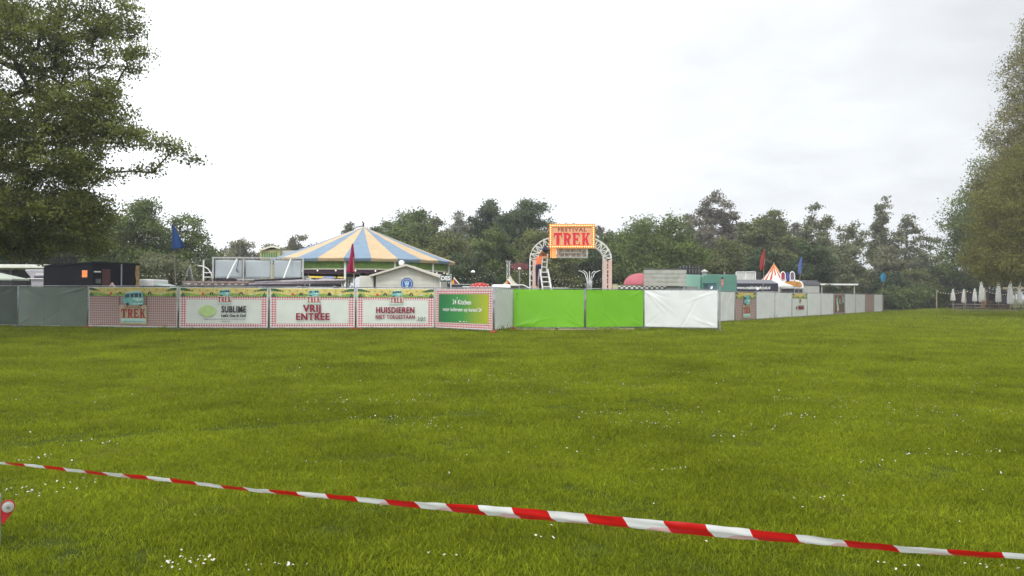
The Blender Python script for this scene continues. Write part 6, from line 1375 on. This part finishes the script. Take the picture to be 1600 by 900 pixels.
# ------------------------------------------------------------------ terrace on the right
def terrace():
    D = 90; cream = mat('cream_parasol_cloth', (.50, .50, .46), .8, .1, 3); pts = [
     (1489, 453, 470, 90, 6, 'closed parasol farthest left on the terrace, short and cream'), (1506, 453, 473, 92, 6, 'closed short parasol second from the left on the terrace beside a post'),
     (1523, 452, 471, 92, 6, 'closed short parasol leaning left of the first tall parasol'), (1533.5, 440, 472, 88, 7, 'first tall closed parasol with a white ball on top'), (1537.5, 451, 471, 93, 5, 'closed short parasol half behind the first tall one'),
     (1560, 440, 472, 86, 7, 'second tall closed parasol between the posts'), (1578.5, 440, 475, 84, 8, 'third tall closed parasol, the widest one'), (1593, 439, 474, 84, 6, 'tall closed parasol nearest the right edge')]
    for px, yt, yb, d, w_, lab in pts:
        o, f = frame(px, d); k = d/F; t = thing('closed_parasol', lab, 'parasol', o, 0, 'closed parasols on the terrace'); zt, zb = f(px, yt).z, f(px, yb).z; H = zt-zb; rr = w_*k/2; m = MB(); n = 16; V = []
        prof = [(.15, 1.0), (.42, .93), (.5, .9), (.45, .86), (.75, .6), (.95, .25), (1.0, .08), (.85, 0.0)]
        for (q, h) in prof:
            for i in range(n): a = 2*PI*i/n; e = rr*q*(1+.22*(i % 2)); V.append((e*math.cos(a), e*math.sin(a), zb+H*h))
        m.add(V, [(j*n+i, j*n+(i+1) % n, (j+1)*n+(i+1) % n, (j+1)*n+i) for j in range(len(prof)-1) for i in range(n)]+[tuple(range(n))]); m.build('cloth', cream, t)
        MB().tube([(0, 0, 0), (0, 0, zb+.1)], .035, 6).build('pole', woodl, t); MB().ball((0, 0, zt+.03), .07, 0, 8).build('finial', white, t); MB().lathe([(0.02, .09), (.28, .08), (.32, 0)], 12).build('base', concrete, t)
    for px, yt, d, lab in ((1463.5, 453, 90, 'thin wooden post at the left end of the terrace lights'), (1508.5, 453, 89, 'wooden post beside the second left parasol'), (1539.5, 452, 86, 'wooden post right of the first tall parasol'), (1586, 454, 86, 'wooden post left of the parasol nearest the right edge')):
        o, f = frame(px, d); m = MB(); h = f(px, yt).z; m.tube([(0, 0, 0), (0, 0, h)], [.07, .055], 8); m.box((0, 0, h+.02), (.14, .14, .04)); tag(m.build('wooden_post', mat('pale_weathered_post', (.30, .25, .17), .8, .2, 6), loc=o), lab, 'post', 'posts carrying the terrace lights')
    tops = [(1498, 472.5, 88, 'picnic table at the left end of the terrace', 1), (1517, 472.3, 89, 'picnic table under the short leaning parasol', 1), (1534, 472.5, 86, 'picnic table under the first tall parasol', 1), (1553, 475, 84, 'brown picnic table right of the wooden chair', 0),
            (1568, 475.6, 83, 'orange-brown picnic table under the third tall parasol', 2), (1588, 476, 82, 'picnic table under the parasol nearest the right edge', 0)]
    mt = [mat('brown_stained_wood', (.09, .055, .035), .7, .2, 6), mat('pale_grey_wood', (.34, .32, .28), .7, .2, 6), mat('orange_brown_wood', (.26, .14, .06), .7, .2, 6)]
    for px, yt, d, lab, mk in tops:
        o, f = frame(px, d); t = thing('picnic_table', lab, 'table', o, 0, 'picnic tables on the terrace'); z = .78; L_ = .95
        m = MB()
        for j in range(5): m.bb((-L_, -.38+j*.155, z-.04), (L_, -.24+j*.155, z))
        m.build('tabletop', mt[mk], t)
        for s in (-1, 1): MB().bb((-L_, s*.68-.14, .42), (L_, s*.68+.14, .46)).build('bench', mt[mk], t)
        for s in (-1, 1):
            m = MB(); x = s*L_*.7; m.tube([(x, -.25, z-.045), (x, -.62, 0)], .045, 4); m.tube([(x, .25, z-.045), (x, .62, 0)], .045, 4); m.bb((x-.03, -.72, .36), (x+.03, .72, .42)); m.build('leg', mt[0], t)
    o, f = frame(1544, 84); 
    for i, (px, lab, rz) in enumerate(((1539.5, 'brown wooden chair beside the first tall parasol', .3), (1546.5, 'orange-brown wooden chair turned to the right on the terrace edge', -.5))):
        t = thing('wooden_chair', lab, 'chair', at(px, 83.5), rz); 
        MB().bb((-.25, -.24, .43), (.25, .24, .47)).build('seat', mt[2-2*i], t); m = MB()
        for j in range(4): m.bb((-.22+j*.13, .22, .5), (-.15+j*.13, .25, 1.1))
        m.bb((-.25, .215, 1.1), (.25, .255, 1.2)); m.build('backrest', mt[2-2*i], t)
        for sx in (-1, 1):
            for sy in (-1, 1): MB().bb((sx*.23-.025, sy*.22-.025, 0), (sx*.23+.025, sy*.22+.025, .43)).build('leg', mt[2-2*i], t)
    for i in range(26):
        px = 1490+i*4.25; d = 84-(px-1490)*.035; r = random.Random(i); m = MB(); m.box((0, 0, .11), (.20, .18, .30), 0, (r.uniform(-.1, .1), r.uniform(-.15, .15), r.uniform(-.5, .5))); q = m.build('edging_stone', mat('pale_edging_stone', (.24, .21, .18), .9, .3, 5), loc=at(px+r.uniform(-.8, .8), d), bevel=.03)
        tag(q, 'low pale stone in the edging row along the front of the terrace', 'stone', 'edging stones in front of the terrace')
    for px, w_, d, m_, lab in ((1516, 14, 97, mat('dark_brick_hut', (.055, .028, .025), .8, .3, 6), 'dark red-brown hut behind the short leaning parasol'), (1568, 22, 96, mat('dark_brown_hut', (.05, .032, .024), .8, .3, 6), 'dark brown hut behind the third tall parasol')):
        o, f = frame(px, d); k = d/F; t = thing('garden_hut', lab, 'hut', o); h = f(px, 455).z; MB().bb((-w_*k/2, 0, 0), (w_*k/2, 2.4, h-.25)).build('wall', m_, t); m = MB(); m.prism([(-w_*k/2-.2, h-.25), (w_*k/2+.2, h-.25), (0, h+.1)], -.2, 2.6); m.build('roof', mat('dark_roof_tiles', (.05, .035, .03), .8), t); MB().bb((-.35, -.02, .1), (.35, -.004, 1.9)).build('door', dark, t)
    lights((PP(1463.5, 454.5, 90), PP(1508, 455, 89)), 'festoon string from the left terrace post to the second post', .28, 11, .07)
    lights((PP(1509, 454, 89), PP(1539, 453, 86)), 'festoon string between the second and third terrace posts', .25, 6, .07)
    lights((PP(1540, 453.5, 86), PP(1586, 456, 86)), 'festoon string between the third and last terrace posts', .35, 11, .07)
    lights((PP(1586, 455, 86), PP(1612, 452, 82)), 'festoon string running off the right edge over the terrace', .25, 6, .07)
    o, f = frame(1601, 88); t = thing('tall_pavilion', 'pale timber roof edge at the right frame edge behind the parasols', 'pavilion', o); a, b = f(1593, 448), f(1640, 452); m = MB(); m.bb((a.x, 0, b.z), (b.x, 3, a.z)); m.build('roof', mat('pale_timber_fascia', (.45, .36, .24), .7), t)
    for x in (a.x+.2, b.x-.2): MB().box((x, .2, b.z/2), (.12, .12, b.z)).build('post', wood, t)
terrace()

# ------------------------------------------------------------------ planks under the lime panels
for i, (p0, p1, lab) in enumerate((((806, 33.6), (868, 33.6), 'pale plank lying in the grass under the left half of the left lime panel'), ((872, 33.7), (930, 33.8), 'pale plank lying under the seam of the two lime panels'), ((934, 34.0), (990, 34.6), 'thin pale plank lying under the right lime panel'))):
    a, b = at(*p0), at(*p1); m = MB(); L_ = (b-a).length; m.box((L_/2, 0, .045), (L_, .16, .05)); q = m.build('plank', woodl, loc=a, bevel=.005); q.rotation_euler = (0, 0, math.atan2(b.y-a.y, b.x-a.x)); tag(q, lab, 'plank', 'planks at the foot of the lime panels')

# ------------------------------------------------------------------ barrier tape across the foreground
def tape():
    key = [(-60, 716, 5.55), (0, 722, 5.2), (200, 743, 4.72), (430, 768, 4.30), (600, 784, 4.05), (800, 801, 3.73), (960, 814.5, 3.52), (1200, 838, 3.27), (1450, 860, 3.02), (1600, 869.5, 2.90), (1700, 877, 2.80)]
    # half width across and twist of the strip along its run (degrees from upright)
    wid = [(-60, 67), (0, 67), (150, 64), (200, 55), (230, 58), (260, 62), (330, 65), (430, 60), (534, 57), (704, 41), (804, 35), (900, 31), (1080, 29), (1160, 39), (1340, 52), (1450, 58), (1600, 63), (1700, 64)]
    px = np.linspace(-60, 1700, 620); ky = np.interp(px, [k[0] for k in key], [k[1] for k in key]); kd = np.interp(px, [k[0] for k in key], [k[2] for k in key]); tw = np.interp(px, [w_[0] for w_ in wid], [w_[1] for w_ in wid])
    ker = np.ones(25)/25; ky = np.convolve(np.pad(ky, 12, 'edge'), ker, 'valid'); tw = np.convolve(np.pad(tw, 12, 'edge'), ker, 'valid')
    C = [P(a, b, c) for a, b, c in zip(px, ky, kd)]; s = [0]
    for i in range(1, len(C)): s.append(s[-1]+(C[i]-C[i-1]).length)
    mb = MB(); W_ = .066; n = len(C); nv = 8; V = []; UV = []
    for i in range(n):
        t = (C[min(i+1, n-1)]-C[max(i-1, 0)]).normalized(); side = Vector((t.y, -t.x, 0)).normalized(); a = R(tw[i]); up = Vector((0, 0, math.cos(a)))+side*math.sin(a); up.normalize(); nn = t.cross(up)
        for j in range(nv+1):
            v = j/nv-.5; cur = .010*math.cos(v*PI)+.003*math.sin(v*9+s[i]*6)
            V.append(C[i]+up*v*W_+nn*(cur+.0016*math.sin(s[i]*37+v*8)*math.sin(s[i]*11))); UV.append((s[i], v))
    F_ = [(i*(nv+1)+j, (i+1)*(nv+1)+j, (i+1)*(nv+1)+j+1, i*(nv+1)+j+1) for i in range(n-1) for j in range(nv)]
    me = bpy.data.meshes.new('barrier_tape'); me.from_pydata([tuple(v) for v in V], [], F_); uv = me.uv_layers.new(name='UVMap')
    for l in me.loops: uv.data[l.index].uv = UV[l.vertex_index]
    me.polygons.foreach_set('use_smooth', [True]*len(F_)); o = bpy.data.objects.new('barrier_tape', me); COL.objects.link(o)
    m = bpy.data.materials.new('red_white_tape'); m.use_nodes = True; nt = m.node_tree; N = nt.nodes; Lk = nt.links; b = N['Principled BSDF']; b.inputs['Roughness'].default_value = .3
    tc = N.new('ShaderNodeTexCoord'); sp = N.new('ShaderNodeSeparateXYZ'); Lk.new(tc.outputs['UV'], sp.inputs[0])
    def M(op, x, y=None):
        q = N.new('ShaderNodeMath'); q.operation = op
        for k, v in enumerate((x, y)):
            if v is None: continue
            if isinstance(v, (int, float)): q.inputs[k].default_value = v
            else: Lk.new(v, q.inputs[k])
        return q.outputs[0]
    ph = M('FRACT', M('DIVIDE', M('ADD', sp.outputs[0], M('MULTIPLY', sp.outputs[1], .035)), .355)); st = M('GREATER_THAN', ph, .5)
    mx = N.new('ShaderNodeMix'); mx.data_type = 'RGBA'; Lk.new(st, mx.inputs['Factor']); mx.inputs['A'].default_value = (.58, .012, .012, 1); mx.inputs['B'].default_value = (.80, .80, .80, 1)
    # the strip is folded double along its run: the other layer shows faintly through its lower part
    p2 = M('FRACT', M('DIVIDE', M('ADD', M('ADD', sp.outputs[0], .06), M('MULTIPLY', sp.outputs[1], -.13)), .355)); s2 = M('MULTIPLY', M('LESS_THAN', p2, .5), M('LESS_THAN', M('ADD', sp.outputs[1], M('MULTIPLY', M('SINE', M('MULTIPLY', sp.outputs[0], 3.1)), .16)), .02))
    m3 = N.new('ShaderNodeMix'); m3.data_type = 'RGBA'; Lk.new(M('MULTIPLY', s2, .42), m3.inputs['Factor']); Lk.new(mx.outputs['Result'], m3.inputs['A']); m3.inputs['B'].default_value = (.62, .03, .05, 1); mx = m3
    Lk.new(mx.outputs['Result'], b.inputs['Base Color']); t_ = N.new('ShaderNodeBsdfTranslucent'); Lk.new(mx.outputs['Result'], t_.inputs[0]); ms = N.new('ShaderNodeMixShader'); ms.inputs[0].default_value = .3; Lk.new(b.outputs[0], ms.inputs[1]); Lk.new(t_.outputs[0], ms.inputs[2]); Lk.new(ms.outputs[0], N['Material Output'].inputs[0])
    me.materials.append(m); tag(o, 'red and white striped barrier tape sagging across the foreground lawn', 'barrier tape')
tape()
def bollard():
    d = 4.6; c = P(12.5, 790.5, d); k = d/F; t = thing('bollard', 'short grey post at the lower left edge with a red strap round a silver disc', 'post', (c.x, d, 0), R(32)); z = c.z
    zt = P(0, 772, d).z; MB().box((-.083, .03, zt/2), (.10, .10, zt)).build('post', mat('grey_green_post', (.20, .24, .20), .7, .2, 8), t, bevel=.01)
    m = MB(); m.tube([(0, -.02, z), (0, -.030, z)], 8.3*k, 24); m.tube([(0, -.030, z), (0, -.036, z)], [6.2*k, 5.6*k], 20); m.build('disc', mat('silver_disc', (.56, .55, .54), .3, .1, metal=.4), t)
    m = MB(); m.tube([(0, -.036, z), (0, -.046, z)], [2.6*k, 2.3*k], 6); m.tube([(0, -.046, z), (0, -.050, z)], [1.4*k, 1.2*k], 10); m.build('bolt', galv, t)
    rr = 9.9*k; pts = [(-9.9*k, z)]+[(rr*math.cos(q), z+rr*math.sin(q)) for q in [R(170-i*13) for i in range(17)]]+[(-4*k, z-24*k), (-8*k, z-27*k)]
    MB().prism(pts, -.016, -.003).build('strap', mat('red_strap', (.42, .012, .02), .45), t)
bollard()
